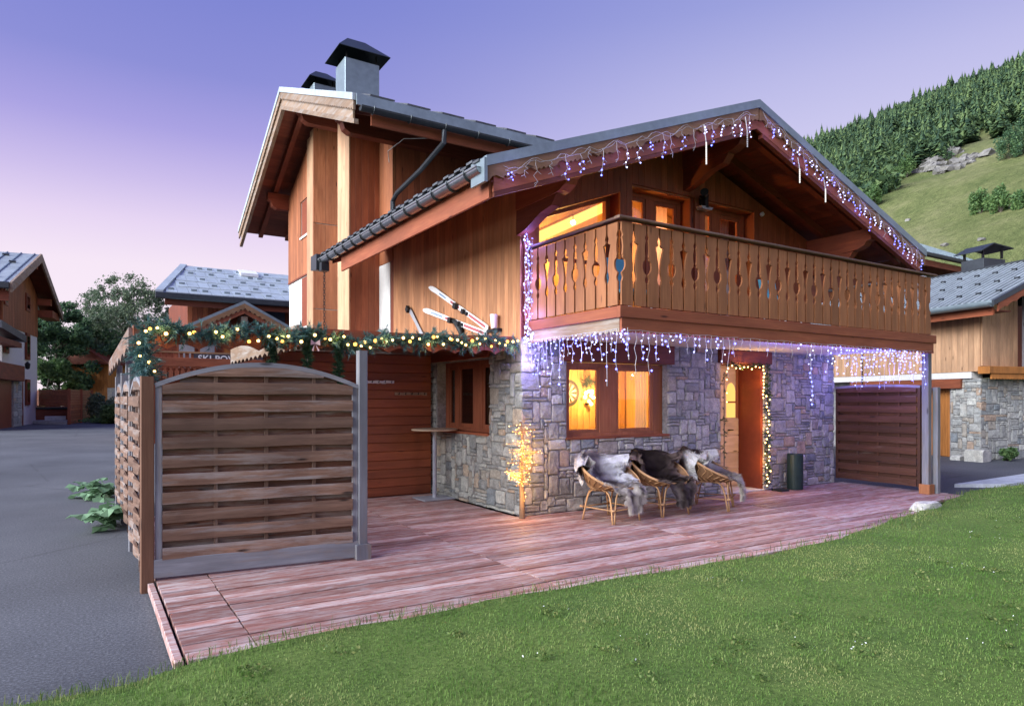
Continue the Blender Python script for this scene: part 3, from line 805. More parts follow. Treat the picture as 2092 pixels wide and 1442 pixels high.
# verge boards
zz = lambda t: zr(t)
for s0, s1 in [(-1.36,3.15),(3.15,7.72)]:
    MB().prism([(s0,zr(s0)-.085),(s1,zr(s1)-.085),(s1,zr(s1)+.03),(s0,zr(s0)+.03)][::-1], 'y', -1.405, -1.340).build('verge_flashing', M['zinc'], rf)
    scallop_board('barge_board', M['barge_x'], rf, 'y', s0+.02, s1-.005 if s0 < 0 else s1-.02, -1.385, -1.352, -.086, -.255, .46, .045, 'carved', zz)
    scallop_board('barge_board', M['beam_x'], rf, 'y', s0+.12 if s0 < 0 else s0, s1 if s0 < 0 else s1-.12, -1.350, -1.322, -.17, -.375, 99, 0, 'round', zz)
    MB().prism([(s0+.13,zr(s0+.13)-.43),(s1-.13,zr(s1-.13)-.43),(s1-.13,zr(s1-.13)-.376),(s0+.13,zr(s0+.13)-.376)][::-1], 'y', -1.345, -1.27).build('trim_board', M['redwood_x'], rf)
# grey end return of the verge at the eave
box('verge_end', M['zinc'], rf, (-1.385,-1.40,3.94), (-1.345,-1.10,4.20))
# eave fascia, gutter, straps, first row of slates
box('eave_fascia', M['beam_y'], rf, (-1.27,-1.30,3.80), (-1.235,3.75,4.075), .005)
def half_gutter(x, y0, y1, z, r, axis='y'):
    m = MB(); n = 8; vs = []; fs = []
    for e in (y0, y1):
        for rr in (r, r-.006):
            for k in range(n+1):
                w = math.pi + math.pi*k/n
                p = (x+rr*math.cos(w), e, z+rr*math.sin(w))
                vs.append(p if axis == 'y' else (e, x+rr*math.cos(w), p[2]))
    q = n+1
    for k in range(n):
        fs += [(k,k+1,2*q+k+1,2*q+k), (q+k+1,q+k,3*q+k,3*q+k+1), (k+1,k,q+k,q+k+1), (2*q+k,2*q+k+1,3*q+k+1,3*q+k)]
    fs += [(0,2*q,3*q,q), (n,q+n,3*q+n,2*q+n), tuple(range(0,q)), tuple(range(2*q,3*q))[::-1]]
    return m.add(vs, fs)
GZ = 4.115
gut = half_gutter(-1.36, -1.32, 4.55, GZ, .082).build('gutter', M['gutter_metal'], rf, smooth=True)
MB().tube([(-1.44,-1.31,GZ+.004),(-1.44,4.56,GZ+.004)], .013, 6).build('gutter_bead', M['steel'], gut)
y = -1.05
while y < 4.5:
    m = MB(); pts = [(-1.36+.092*math.cos(w), y, GZ+.092*math.sin(w)) for w in [math.pi*.93+math.pi*1.07*k/8 for k in range(9)]]
    m.tube(pts, .013, 4).build('gutter_strap', M['zinc_dark'], gut); y += .42
box('gutter_outlet', M['zinc_dark'], gut, (-1.43,4.36,3.90), (-1.29,4.50,4.05))
MB().prism([(4.54,3.93),(4.90,3.97),(4.90,4.23),(4.54,4.22)], 'x', -1.47, -1.25).build('eave_end', M['zinc_dark'], rf)
y = -1.30
k = 0
while y < 4.85:
    w = .145; up = .026 if k % 2 else 0
    MB().prism([(-1.40,zr(-1.40)+.004+up),(-1.02,zr(-1.02)+.004+up),(-1.02,zr(-1.02)+.022+up),(-1.40,zr(-1.40)+.030+up)][::-1], 'y', y, y+w-.006).build('slate', M['slate'], rf)
    y += w; k += 1
MB().prism([(2.93,zr(2.93)+.003),(3.15,5.853),(3.37,zr(3.37)+.003),(3.37,zr(3.37)+.03),(3.15,5.885),(2.93,zr(2.93)+.03)][::-1], 'y', Y0-.02, Y1).build('ridge_cap', M['zinc'], rf)

# ---- tall rear volume
def zt(y): return 6.34 + (y-2.56)*.407 if y < 7.18 else 8.22 - (y-7.18)*.448
tw = MB()
tw.prism([(5.19,0),(9.9,0),(9.9,zt(9.9)-.34),(7.18,8.22-.34),(5.19,zt(5.19)-.34)], 'x', -.60, -.25) if False else None
# gable wall in pieces round the recessed loggia (y 5.86 to 7.60)
tg = MB()
tg.prism([(5.19,0),(5.856,0),(5.856,zt(5.856)-.34),(5.19,zt(5.19)-.34)], 'x', -.625, .3)
tg.prism([(7.60,0),(9.90,0),(9.90,zt(9.90)-.34),(7.60,zt(7.60)-.34)], 'x', -.60, .3)
tg.prism([(5.857,0),(7.599,0),(7.599,zt(7.599)-.34),(7.18,8.22-.34),(5.857,zt(5.857)-.34)], 'x', .15, .3)
gw = tg.build('gable_wall', M['plaster'], ch)
# front faces
box('rear_front_wall', M['redwood_z'], ch, (-.63,5.20,0), (0.28,5.50,zt(5.2)-.34))
rw = box('rear_front_wall', M['redwood_z'], ch, (.03,4.51,0), (7.2,4.80,zt(4.5)-.34))
# bright pilaster on the gable side, wide boards
for k, (y0, y1) in enumerate([(5.165,5.40),(5.402,5.63),(5.632,5.86)]):
    box('cladding_board', M['pinewall_z'], gw, (-.655,y0,0), (-.626,y1,zt(y0)-.36), .003)
# loggia side wall (faces the camera)
x = -.655
for k in range(3):
    box('cladding_board', M['orange_z'] if False else M['larch_z'], gw, (x,7.565,0), (x+.265,7.598,3.62), .003)
    box('cladding_board', M['larch_z'], gw, (x,7.565,3.64), (x+.265,7.598,5.55), .003)
    box('cladding_board', M['larch_z'], gw, (x,7.565,5.57), (x+.265,7.598,7.7), .003)
    x += .268
for y0, y1 in [(7.60,7.83),(7.832,8.07)]:
    box('cladding_board', M['pinewall_z'], gw, (-.665,y0,0), (-.602,y1,zt(y0)-.36), .003)
# panel facing the camera between pilaster and corner
x = -.652
for k in range(5):
    box('cladding_board', M['redwood_z'] if False else M['beam_z'], ch and gw, (x,5.168,0), (x+.128,5.199,zt(5.17)-.36), .003); x += .1305
# corner return x=0, y 4.48..5.16: plaster below, boards above
box('plaster_return', M['plaster'], gw, (-.03,4.60,0), (.03,5.165,4.24))
for y0, y1 in [(4.48,4.70),(4.702,4.93),(4.932,5.16)]:
    box('cladding_board', M['larch_z'], gw, (-.03,y0,4.25), (.03,y1,zt(y0)-.36), .003)
box('cladding_board', M['redwood_z'], gw, (-.015,4.47,0), (.03,4.595,4.25))
x = .035
while x < 3.4:
    box('board', M['beam_z'], rw, (x,4.482,3.4), (x+.125,4.509,zt(4.5)-.36), .003); x += .128
# gable boards and windows beyond the loggia
for i in range(16):
    y0 = 8.075+i*.1135
    zb = 5.47 if False else 4.53
    if y0 < 8.70:
        vboard(gw, 'board', M['larch_z'], 'x', y0, y0+.1115, 4.53, 4.53, 5.42, 5.42, -.63, -.602)
        vboard(gw, 'board', M['larch_z'], 'x', y0, y0+.1115, 6.30, 6.30, zt(y0)-.36, zt(y0+.11)-.36, -.63, -.602)
    else: vboard(gw, 'board', M['larch_z'], 'x', y0, y0+.1115, 4.53, 4.53, zt(y0)-.36, zt(y0+.11)-.36, -.63, -.602)
box('board_drip', M['redwood_y'], gw, (-.64,8.075,4.495), (-.602,9.9,4.528))
for z0, z1 in [(5.44,6.28),(3.30,4.47)]:
    box('window', M['red_leaf_door'], gw, (-.612,8.08,z0), (-.603,8.70,z1))
    box('window_sill', M['plaster'], gw, (-.66,8.08,z0-.05), (-.605,8.72,z0-.002))
# tall roof
X0, X1 = -1.42, 7.8
def tpoly(y0, y1, t, b): return [(y0,zt(y0)+b),(y1,zt(y1)+b),(y1,zt(y1)+t),(y0,zt(y0)+t)]
rt = MB().prism(tpoly(2.56,7.18,0,-.06), 'x', X0, X1).build('roof', M['slate'], ch)
MB().prism([(7.18,8.16),(11.75,zt(11.75)-.06),(11.75,zt(11.75)),(7.18,8.22)], 'x', X0, X1).build('slope', M['slate'], rt)
for s0, s1 in [(2.62,7.18),(7.18,11.7)]:
    n = 20
    for i in range(n):
        a0 = s0+(s1-s0)*i/n; a1 = s0+(s1-s0)*(i+1)/n
        MB().prism([(a0+.002,zt(a0+.002)-.09),(a1-.002,zt(a1-.002)-.09),(a1-.002,zt(a1-.002)-.062),(a0+.002,zt(a0+.002)-.062)], 'x', X0+.03, X1).build('soffit_plank', M['redwood_x'], rt)
for s, xx in [(0,-1.0),(0,-.3)]:
    for s0, s1 in [(2.7,7.1),(7.26,11.6)]:
        MB().prism([(s0,zt(s0)-.25),(s1,zt(s1)-.25),(s1,zt(s1)-.092),(s0,zt(s0)-.092)], 'x', xx, xx+.11).build('rafter', M['redwood_y'], rt)
for yy, x1 in [(4.36,5.0),(7.10,.2),(9.9,.2)]:
    zc = zt(yy)-.255
    MB().prism([(-1.14,zc),(-1.14,zc-.17),(-1.07,zc-.20),(-1.03,zc-.32),(-.93,zc-.38),(x1,zc-.38),(x1,zc)][::-1], 'y', yy-.08, yy+.12).build('purlin', M['redwood_x'], rt)
for s0, s1 in [(2.52,7.18),(7.18,11.78)]:
    MB().prism(tpoly(s0,s1,.035,-.075), 'x', X0-.075, X0-.005).build('verge_flashing', M['zinc_pale'], rt)
    n0 = scallop_board('barge_board', M['barge_y'], rt, 'x', s0+.02, s1, X0-.055, X0-.020, -.076, -.225, .12, .02, 'tooth', zt)
    MB().prism(tpoly(s0+.14 if s0 < 5 else s0, s1 if s0 < 5 else s1-.14, -.19, -.36), 'x', X0-.019, X0+.012).build('barge_board', M['barge_y'], rt)
    MB().prism(tpoly(s0+.06 if s0 < 5 else s0, s1, -.361, -.44), 'x', X0-.03, X0+.045).build('trim_board', M['barge_y'], rt)
box('eave_board', M['zinc'], rt, (X0-.02,2.47,6.17), (X1,2.50,6.345))
half_gutter(2.42, -1.40, 7.6, 6.13, .075, 'x').build('gutter', M['zinc_dark'], rt)
box('eave_fascia', M['beam_x'], rt, (X0+.25,2.56,5.93), (X1,2.60,6.12), .005)
x = -1.2
while x < 3.0:
    m = MB(); pts = [(x, 2.42+.084*math.cos(w), 6.13+.084*math.sin(w)) for w in [math.pi*.95+math.pi*1.05*k/8 for k in range(9)]]
    m.tube(pts, .011, 4).build('gutter_strap', M['zinc_dark'], rt); x += .62
MB().tube([(.04,2.42,6.06),(.04,2.42,5.86),(-.02,3.2,5.62),(-.06,4.2,5.45),(-.06,4.40,5.35),(-.06,4.40,4.75)], .045, 8).build('downpipe', M['zinc_dark'], rt)
x = X0; k = 0
while x < 4.0:
    w = .21; up = .045 if k % 3 else .0
    MB().prism([(2.50,zt(2.50)+.004+up),(2.95,zt(2.95)+.004+up),(2.95,zt(2.95)+.026+up),(2.50,zt(2.50)+.032+up)], 'x', x, x+w-.008).build('slate', M['slate'], rt)
    x += w; k += 1
MB().tube([(-.1,4.47,6.1),(-.14,4.44,6.3),(.0,4.0,6.42),(.6,3.2,6.3)], .008, 5).build('cable', M['cable_white'], rt)
# chimneys
def chimney(x0, x1, y0, y1, zb, zt_, capz, ov):
    c = MB().box((x0,y0,zb),(x1,y1,zt_),.01).build('chimney', M['zinc'], rt)
    xm, ym = (x0+x1)/2, (y0+y1)/2
    for px_ in (x0+.05, x1-.05):
        for py_ in (y0+.05, y1-.05):
            MB().box((px_-.012,py_-.012,zt_-.02),(px_+.012,py_+.012,capz+.05)).build('cap_post', M['iron'], c)
    hx0, hx1 = x0+(x1-x0)*.18, x1-(x1-x0)*.30
    lo = [(x0-ov,y0-ov,capz),(x1+ov,y0-ov,capz),(x1+ov,y1+ov,capz),(x0-ov,y1+ov,capz)]
    hi = [(hx0,ym-.06,capz+.40),(hx1,ym-.06,capz+.40),(hx1,ym+.06,capz+.40),(hx0,ym+.06,capz+.40)]
    sc = (x1-x0)/.70
    hi = [(a,b,capz+.36*sc) for a,b,_ in hi]
    lo2 = [(a,b,z_-.012) for a,b,z_ in lo]; hi2 = [(a,b,z_-.02) for a,b,z_ in hi]
    MB().add(lo+hi+lo2+hi2, [(0,1,5,4),(1,2,6,5),(2,3,7,6),(3,0,4,7),(4,5,6,7),(9,8,12,13),(10,9,13,14),(11,10,14,15),(8,11,15,12),(15,14,13,12),(0,8,9,1),(1,9,10,2),(2,10,11,3),(3,11,8,0)]).build('chimney_cap', M['black_metal'], c)
    return c
chimney(-.72,-.016,5.2,5.78,7.2,8.26,8.40,.17)
chimney(-.81,-.34,7.0,7.42,7.9,8.44,8.53,.13)

# annex: board wall under the porch roof
an = box('annex_wall', M['redwood_x'], ch, (-2.74,2.80,0), (-.03,2.95,2.34))
z = .02
while z < 2.30:
    h = min(.142, 2.32-z)
    MB().box((-2.75,2.775,z),(-.035,2.799,z+h-.004),.005).build('board', M['shed_x'], an); z += .144
pr = box('porch_roof', M['redwood_x'], ch, (-2.90,.24,2.37), (-.035,4.45,2.43))
scallop_board('fascia', M['barge_y'], pr, 'x', .24, 4.4, -2.945, -2.905, 2.46, 2.17, .30, .05, 'round')

# rain chains
def chain(name, x, y, z0, z1, label):
    m = MB(); z = z0; k = 0
    while z > z1:
        c, s_ = (.018, 0) if k % 2 == 0 else (0, .018)
        pts = [(x+c*math.cos(w), y+s_*math.cos(w), z-.035+.036*math.sin(w)) for w in [2*math.pi*q/8 for q in range(9)]]
        m.tube(pts, .0055, 4, False); z -= .052; k += 1
    return tag(m.build(name, M['iron']), label, 'chain', 'rain chains hung from gutters')
chain('rain_chain', -1.36, 4.43, 3.93, 2.45, 'iron rain chain hanging from the gutter end beside the pale timber column')
chain('rain_chain', 7.66, -.25, 2.55, 1.80, 'iron rain chain hanging behind the dark fence under the balcony')
# ---------------------------------------------------------------- privacy screens
def arch_z(u, w, zs, rise): return zs + rise*(1-((u-w/2)/(w/2))**2)
def screen(name, label, group, org, ang, w, zs, rise, z0, mats, nb=10, base=True, bulge=.018, left_post=None, pitch=None):
    """woven screen: local x along the panel, local -y the outer face"""
    f = root(name, label, 'fence', org, ang, group, local=True)
    fr, fb, bb = mats
    box('stile', M[fr+'_z'], f, (0,-.025,z0), (.055,.025,zs+.02), .004)
    box('stile', M[fr+'_z'], f, (w-.055,-.025,z0), (w,.025,zs+.02), .004)
    # arched head rail
    N = 20
    up = [(w*i/N, arch_z(w*i/N, w, zs, rise)+.042) for i in range(N+1)]
    lo = [(w*i/N, arch_z(w*i/N, w, zs, rise)) for i in range(N+1)]
    MB().prism((lo + up[::-1])[::-1], 'y', -.035, .03).build('head_rail', M['grey_old_x'], f)
    for q in (.26, .52, .78):
        u = .055+(w-.11)*q
        MB().box((u-.018,-.008,z0+.02),(u+.018,.008,arch_z(u,w,zs,rise)-.001),.003).build('batten', M['grey_z' if bb != 'dark_fence' else 'dark_fence_z'], f)
    top = zs+rise; p = pitch or (top-z0-.02)/(2*nb+1)
    k = 0; z = z0+.01
    while z < top-.02:
        front = k % 2 == 0
        h = p*(1.28 if front else 1.12)
        zc = z
        us = [.057+(w-.114)*i/12 for i in range(13)]
        z1 = zc+h
        # trim ends where the arch cuts the board
        ul = [u for u in us if arch_z(u,w,zs,rise) > zc+.012]
        if len(ul) > 2:
            y_ = -.024 if front else .034
            m = MB(); vs = []; fs = []
            for u in ul:
                zt1 = min(z1, arch_z(u,w,zs,rise)-.001); b = 0
                d = bulge*math.cos((u-.057)/(w-.114)*math.pi*4+math.pi/4*0) if front else 0
                wob = .003*math.sin(u*7+k)
                for (yy, zz_) in ((y_-.014-d*.35, zc+wob), (y_-.017-d*.35, (zc+zt1)/2+wob*.5), (y_-.014-d*.35, zt1), (y_, zt1), (y_, zc+wob)): vs.append((u, yy, zz_))
            n = 5
            for i in range(len(ul)-1):
                for e in range(n): fs.append((i*n+e, i*n+(e+1)%n, (i+1)*n+(e+1)%n, (i+1)*n+e))
            fs += [tuple(range(n-1,-1,-1)), tuple(range((len(ul)-1)*n, len(ul)*n))]
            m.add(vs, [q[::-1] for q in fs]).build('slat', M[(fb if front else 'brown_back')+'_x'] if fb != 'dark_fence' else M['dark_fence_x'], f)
        z += p; k += 1
    if base: box('base_board', M['grey_old_x'], f, (-.01,-.04,z0-.145), (w+.0,-.005,z0+.02), .004)
    return f
# front panel, nearly parallel to the facade
fa = math.atan2(-1.128+.96, -2.70+4.47)
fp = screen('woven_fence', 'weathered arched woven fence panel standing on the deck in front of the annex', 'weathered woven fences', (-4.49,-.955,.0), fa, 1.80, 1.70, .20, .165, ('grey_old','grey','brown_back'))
fpost = root('fence_post', 'tall grey fence post at the deck end of the arched woven panel', 'post', (-2.655,-1.135,0))
box('post_shaft', M['grey_old_z'], fpost, (-2.70,-1.18,.0), (-2.61,-1.09,2.085), .006)
box('post_foot', M['grey_old_z'], fpost, (-2.735,-1.215,.0), (-2.585,-1.065,.15), .006)
cp = box('fence_post', M['beam_z'], None, (-4.605,-.995,-.10), (-4.500,-.875,1.80), .006)
cp.data.materials[0] = wood('post_brown', (.12,.048,.024), (.25,.125,.075), 'z', var=.1)
tag(cp, 'brown stained corner post where the two woven fence runs meet', 'post')
side_labels = ['woven side fence panel nearest the brown corner post beside the asphalt', 'woven side fence panel second from the brown corner post beside the asphalt', 'woven side fence panel farthest from the brown corner post beside the asphalt']
for i in range(3):
    y0 = -.86+i*1.90
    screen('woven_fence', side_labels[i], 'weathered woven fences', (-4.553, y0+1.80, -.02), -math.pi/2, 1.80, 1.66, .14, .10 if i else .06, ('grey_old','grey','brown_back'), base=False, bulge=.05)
    pz = box('fence_post', M['grey_old_z'], None, (-4.60,y0+1.805,-.10), (-4.51,y0+1.895,1.95), .006)
    tag(pz, ['grey fence post between the two woven side panels nearest the brown post', 'grey fence post between the two farther woven side panels', 'grey fence post at the far end of the woven side fence'][i], 'post')
# dark screen closing the terrace under the balcony
da = math.atan2(-1.66-(-.06), 7.05-7.14)
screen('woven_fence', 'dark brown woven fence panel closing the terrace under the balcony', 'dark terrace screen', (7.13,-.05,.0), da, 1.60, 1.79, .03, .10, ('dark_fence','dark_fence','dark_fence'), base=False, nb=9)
gp = box('fence_post', M['grey_old_z'], None, (7.16,-1.86,-.10), (7.25,-1.77,1.80), .006)
tag(gp, 'grey fence post just behind the balcony support post', 'post')

# ---------------------------------------------------------------- pergola frame carrying the garland
pg = root('pergola', 'brown timber pergola frame with scalloped beams behind the woven fence', 'pergola', (-4.45,.2,0))
bt = lambda t: 2.355+.10*(t+4.55)/4.55
MB().prism([(-4.60,bt(-4.60)),(-.03,bt(-.03)),(-.03,bt(-.03)-.14),(-4.60,bt(-4.60)-.14)], 'y', .16, .235).build('front_beam', M['beam_x'], pg)
scallop_board('fascia', M['beam_x'], pg, 'y', -4.60, -.03, .125, .158, .0, -.245, .30, .055, 'round', bt)
MB().prism([(.24,2.355),(6.6,2.29),(6.6,2.15),(.24,2.20)][::-1], 'x', -4.60, -4.53).build('side_beam', M['grey_y'], pg)
scallop_board('fascia', M['grey_y'], pg, 'x', .24, 6.6, -4.638, -4.603, 2.335, 2.08, .9, .07, 'round', lambda t: -.008*t)
for y in (.19, 3.3, 6.4):
    box('post', M['grey_old_z'], pg, (-4.525,y-.045,-.10), (-4.435,y+.045,2.20 if y > 1 else 2.21), .006)

# ---------------------------------------------------------------- garlands
def needles(path, tufts, tl, nl, per, seed, droop=.3, spread=1.0, w=.0022):
    g = np.random.default_rng(seed)
    P = np.array(path, float); seg = np.linalg.norm(np.diff(P,axis=0),axis=1); cum = np.concatenate([[0],np.cumsum(seg)])
    out = []
    T = g.random(tufts)*cum[-1]
    for t in T:
        i = min(np.searchsorted(cum,t,side='right')-1, len(seg)-1); q = (t-cum[i])/max(seg[i],1e-6)
        p = P[i]*(1-q)+P[i+1]*q
        d = g.normal(size=3); d /= np.linalg.norm(d); d[2] -= droop*.5; d *= spread
        L = tl*(.6+.7*g.random())
        s = g.random(per); base = p + d*L*s[:,None]
        nd = g.normal(size=(per,3)); nd /= np.linalg.norm(nd,axis=1)[:,None]; nd = nd*.8 + d*.9
        ln = nl*(.6+.6*g.random(per))
        tip = base + nd*ln[:,None]
        sd = np.cross(nd, g.normal(size=(per,3))); sd /= np.linalg.norm(sd,axis=1)[:,None]+1e-9
        ww = w*(.7+.6*g.random(per))[:,None]
        out.append(np.stack([base-sd*ww, base+sd*ww, tip],1))
    V = np.concatenate(out).reshape(-1,3)
    F = np.arange(len(V)).reshape(-1,3)
    return V, F
def garland(name, label, group, path, tufts, tl, nl, per, seed, mat, droop=.3, w=.0022):
    rt_ = root(name, label, 'garland', path[0], 0, group)
    MB().tube(path, .008, 5).build('wire', M['bark_z'], rt_)
    V, F = needles(path, tufts, tl, nl, per, seed, droop, 1.0, w)
    o = tris_obj('fir_needles', V, F, M[mat], rt_); o['kind'] = 'stuff'
    return rt_
def bulbs(name, pts, r, mat, parent, jitter=0):
    m = MB()
    for p in pts: m.ball(p, r*R.uniform(.8,1.2))
    o = m.build(name, M[mat], parent, smooth=True); o['kind'] = 'stuff'
    return o

gx = [-4.50+i*.16 for i in range(29)]
path = []
for i, x in enumerate(gx):
    x = min(x, -.04)
    zz_ = bt(x)-.05+.045*math.sin(i*1.3)+.02*math.sin(i*2.9)
    if x > -2.3: zz_ -= .02
    if -2.75 < x < -2.0: zz_ -= .05
    path.append((x, .09, zz_))
gar = garland('fir_garland', 'blue green fir garland with warm lights draped along the pergola beam', 'fir garlands', path, 760, .125, .05, 44, 8, 'fir_needle', w=.0034)
cut = [(-4.50,.08,2.30),(-4.52,.06,2.12),(-4.50,.06,1.95),(-4.47,.06,1.80)]
gar2 = garland('fir_garland', 'blue green fir garland hanging down the pergola corner post with warm lights', 'fir garlands', cut, 130, .15, .055, 46, 9, 'fir_needle', w=.0034)
for k, (x, lb) in enumerate([(-3.25,'dark green hanging garland beside the banner of the far balcony'), (-2.86,'dark green hanging garland tied with a pink bow'), (-2.50,'dark green hanging garland next to the tall grey post')]):
    garland('hanging_garland', lb, 'dark hanging garlands', [(x,.06,bt(x)-.05),(x-.01,.06,1.95),(x+.01,.06,1.60)], 230, .055, .035, 40, 20+k, 'fir_dark', .1, w=.003)
m = MB()
for s in (-1,1): m.add([(-2.80,.0,2.24),(-2.80+s*.05,-.02,2.275),(-2.80+s*.055,-.02,2.21),(-2.80+s*.005,.0,2.225),(-2.80+s*.025,-.03,2.14),(-2.80+s*.045,-.03,2.15)], [(0,1,2),(0,3,2),(3,4,5)])
tag(m.build('bow', M['ribbon']), 'pale pink ribbon bow tied on the garland', 'bow')
wp = []
for i in range(66):
    x = -4.52+i*.0685
    if R.random() < (.32 if x < -2.2 else .14): continue
    wp.append((x+R.uniform(-.02,.02), .02+R.uniform(-.03,.02), bt(x)-.085+R.uniform(-.07,.06) - (.05 if -2.75 < x < -2.0 else 0)))
ls = root('light_string', 'warm white bulb string woven through the pergola fir garland', 'string lights', (-4.5,.05,0), 0, None)
MB().tube([(p[0],p[1]+.012,p[2]) for p in wp], .003, 4).build('cable', M['dark_green'], ls)
bulbs('bulbs', [p for i, p in enumerate(wp) if i % 4], .0165, 'bulb_warm', ls)
bulbs('bulbs', [p for i, p in enumerate(wp) if i % 4 == 0], .021, 'bulb_gold', ls)
bulbs('bulbs', [(-4.50,-.02,2.28),(-4.56,.0,2.16),(-4.55,-.01,2.03),(-4.47,-.02,1.97),(-4.42,.0,1.88)], .015, 'bulb_warm', ls)
for i in range(8): lamp('string_glow', (-4.35+i*.60,-.02,2.30), (1,.60,.22), .7, .013, ls)

# ---------------------------------------------------------------- cold icicle lights
def icicle(name, label, top, drops, parent=None, unlit=(), seed=1, hang=(0,0,-1)):
    g = random.Random(seed)
    s = root(name, label, 'string lights', top[0], 0, 'icicle light strings')
    MB().tube(top, .0032, 4).build('cable', M['cable_white'], s)
    for k, (p, L, n) in enumerate(drops):
        pts = [Vector(p)]; m = 5
        for i in range(1, m+1):
            pts.append(Vector(p)+Vector((g.uniform(-.018,.018), g.uniform(-.012,.012), -L*i/m)))
        d = MB().tube(pts, .0028, 4)
        dr_ = d.build('light_drop', M['cable_white'], s)
        if k in unlit: continue
        A_, B_ = [], []
        for i in range(n):
            q = (i+.6)/n*m; j = min(int(q), m-1); b = pts[j].lerp(pts[j+1], q-j)+Vector((g.uniform(-.03,.03), g.uniform(-.02,.02), 0))
            (A_ if g.random() < .42 else B_).append(b)
        if A_: bulbs('bulbs', A_, .0095, 'bulb_cool', dr_)
        if B_: bulbs('bulbs', B_, .0125, 'bulb_blue', dr_)
    return s
BLUE = (.30,.24,1.0)
g = random.Random(4)
# balcony underside: side edge, then along the front edge
top = [(.12,-.02+-.30*i,2.40-.012*(i%2)) for i in range(7)]
drops = [((.12,-.06-.092*i,2.40), g.choice([.16,.26,.36,.5,.65]) if i > 4 else g.choice([.5,.7,.85]), g.randint(3,7)) for i in range(22)]
s1 = icicle('icicle_lights', 'icicle lights under the short end of the balcony beside the stone corner', top, drops, seed=5)
for i in range(3): lamp('string_glow', (.05,-.10-.55*i,2.12), BLUE, 3.5, .013, s1)
top = [(.12+.28*i,-1.90,2.375+.015*(i%2)) for i in range(8)]
drops = [((.22+.105*i,-1.90,2.38), g.choice([.10,.16,.24,.34,.5]), g.randint(2,5)) for i in range(18)]
s2 = icicle('icicle_lights', 'icicle lights along the balcony front edge above the lit window', top, drops, unlit=(1,9,13,16), seed=6)
for i in range(3): lamp('string_glow', (.5+.7*i,-1.80,2.18), BLUE, 3.0, .013, s2)
top = [(2.10+.3*i,-1.90,2.375+.015*(i%2)) for i in range(8)]
drops = [((2.15+.17*i,-1.90,2.38), g.choice([.10,.16,.22,.30]), g.randint(1,3)) for i in range(11)]
s3 = icicle('icicle_lights', 'mostly unlit icicle lights along the balcony front edge above the door', top, drops, unlit=(0,1,2,4,5,6,8,9,10), seed=7)
top = [(4.0+.32*i,-1.90,2.375+.015*(i%2)) for i in range(10)]
drops = [((3.62,-1.90,2.38), .88, 14)] + [((4.0+.105*i,-1.90,2.38), g.choice([.12,.2,.3,.45]), g.randint(3,6)) for i in range(26)]
s4 = icicle('icicle_lights', 'dense icicle lights along the balcony front edge towards the support post', top, drops, seed=8)
for i in range(4): lamp('string_glow', (3.7+.85*i,-1.55,2.05), BLUE, 8.0, .013, s4)
top = [(6.95,-1.80+.3*i,2.36) for i in range(7)]
drops = [((6.95,-1.75+.085*i,2.37), g.choice([.2,.35,.5,.6]), g.randint(2,5)) for i in range(16)]
s5 = icicle('icicle_lights', 'dense icicle lights over the dark fence below the balcony end', top, drops, seed=9)
for i in range(2): lamp('string_glow', (6.85,-1.3+.8*i,2.05), BLUE, 6.0, .013, s5)
# vertical bunch at the balcony corner
s6 = root('icicle_lights', 'bundled icicle lights running down the house corner beside the balcony', 'string lights', (.07,-.05,2.4), 0, 'icicle light strings')
for k in range(4):
    pts = [(.02+.03*k+.015*math.sin(i*1.7+k), -.06-.02*(k%2), 4.0-.085*i) for i in range(19)]
    if k > 1: pts = [p for p in pts if p[2] < 3.75]
    d = MB().tube(pts, .003, 4).build('light_drop', M['cable_white'], s6)
    bulbs('bulbs', [(p[0]+R.uniform(-.02,.02), p[1]-.012, p[2]+R.uniform(-.04,.04)) for p in pts for _ in range(2 if k < 2 else 1)], .0105, 'bulb_cool' if k % 2 == 0 else 'bulb_blue', d)
bulbs('bulbs', [(.04+R.uniform(-.07,.09), -.09+R.uniform(-.03,.02), 2.42+R.uniform(-.12,.14)) for _ in range(26)], .011, 'bulb_cool', s6)
for z in (3.7,3.2,2.75): lamp('string_glow', (.0,-.16,z), BLUE, 3.2, .013, s6)
lamp('string_glow', (-.10,-.32,2.36), BLUE, 6.0, .013, s6)
# roof verge strings
def verge_lights(name, label, a0, a1, n, seed, dense):
    g = random.Random(seed)
    s = root(name, label, 'string lights', (a0,-1.42,zr(a0)-.15), 0, 'icicle light strings')
    pts = []; N = 60
    for i in range(N+1):
        a = a0+(a1-a0)*i/N
        pts.append((a, -1.415, zr(a)-.13-.06*abs(math.sin(i*.55))-.012*math.sin(i*2.1)))
    MB().tube(pts, .0033, 4).build('cable', M['cable_white'], s)
    pts2 = [(p[0]+.02, -1.42, zr(p[0])-.10-.09*abs(math.sin(i*.37+1))-.02*math.sin(i*1.1)) for i, p in enumerate(pts)]
    MB().tube(pts2, .003, 4).build('cable', M['cable_white'], s)
    pts3 = [(p[0]-.01, -1.425, zr(p[0])-.16-.14*abs(math.sin(i*.21+.4))) for i, p in enumerate(pts)]
    for k in range(n):
        i = int((k+.5)/n*N); p = Vector(pts[i])
        L = g.uniform(.12,.34); m = 5
        q = [p]+[p+Vector((g.uniform(-.035,.035), g.uniform(-.02,.0), -L*j/m)) for j in range(1,m+1)]
        d = MB().tube(q, .0028, 4)
        d.tube([q[2], q[2]+Vector((.05,-.005,-.03))], .003, 4); d.tube([q[4], q[4]+Vector((-.05,-.005,-.03))], .003, 4)
        d = d.build('light_drop', M['cable_white'], s)
        if g.random() < dense:
            b = [x+Vector((g.uniform(-.02,.02),-.012,0)) for x in q[2:]]
            bulbs('bulbs', b, .0095, 'bulb_blue' if g.random() < .55 else 'bulb_cool', d)
    return s
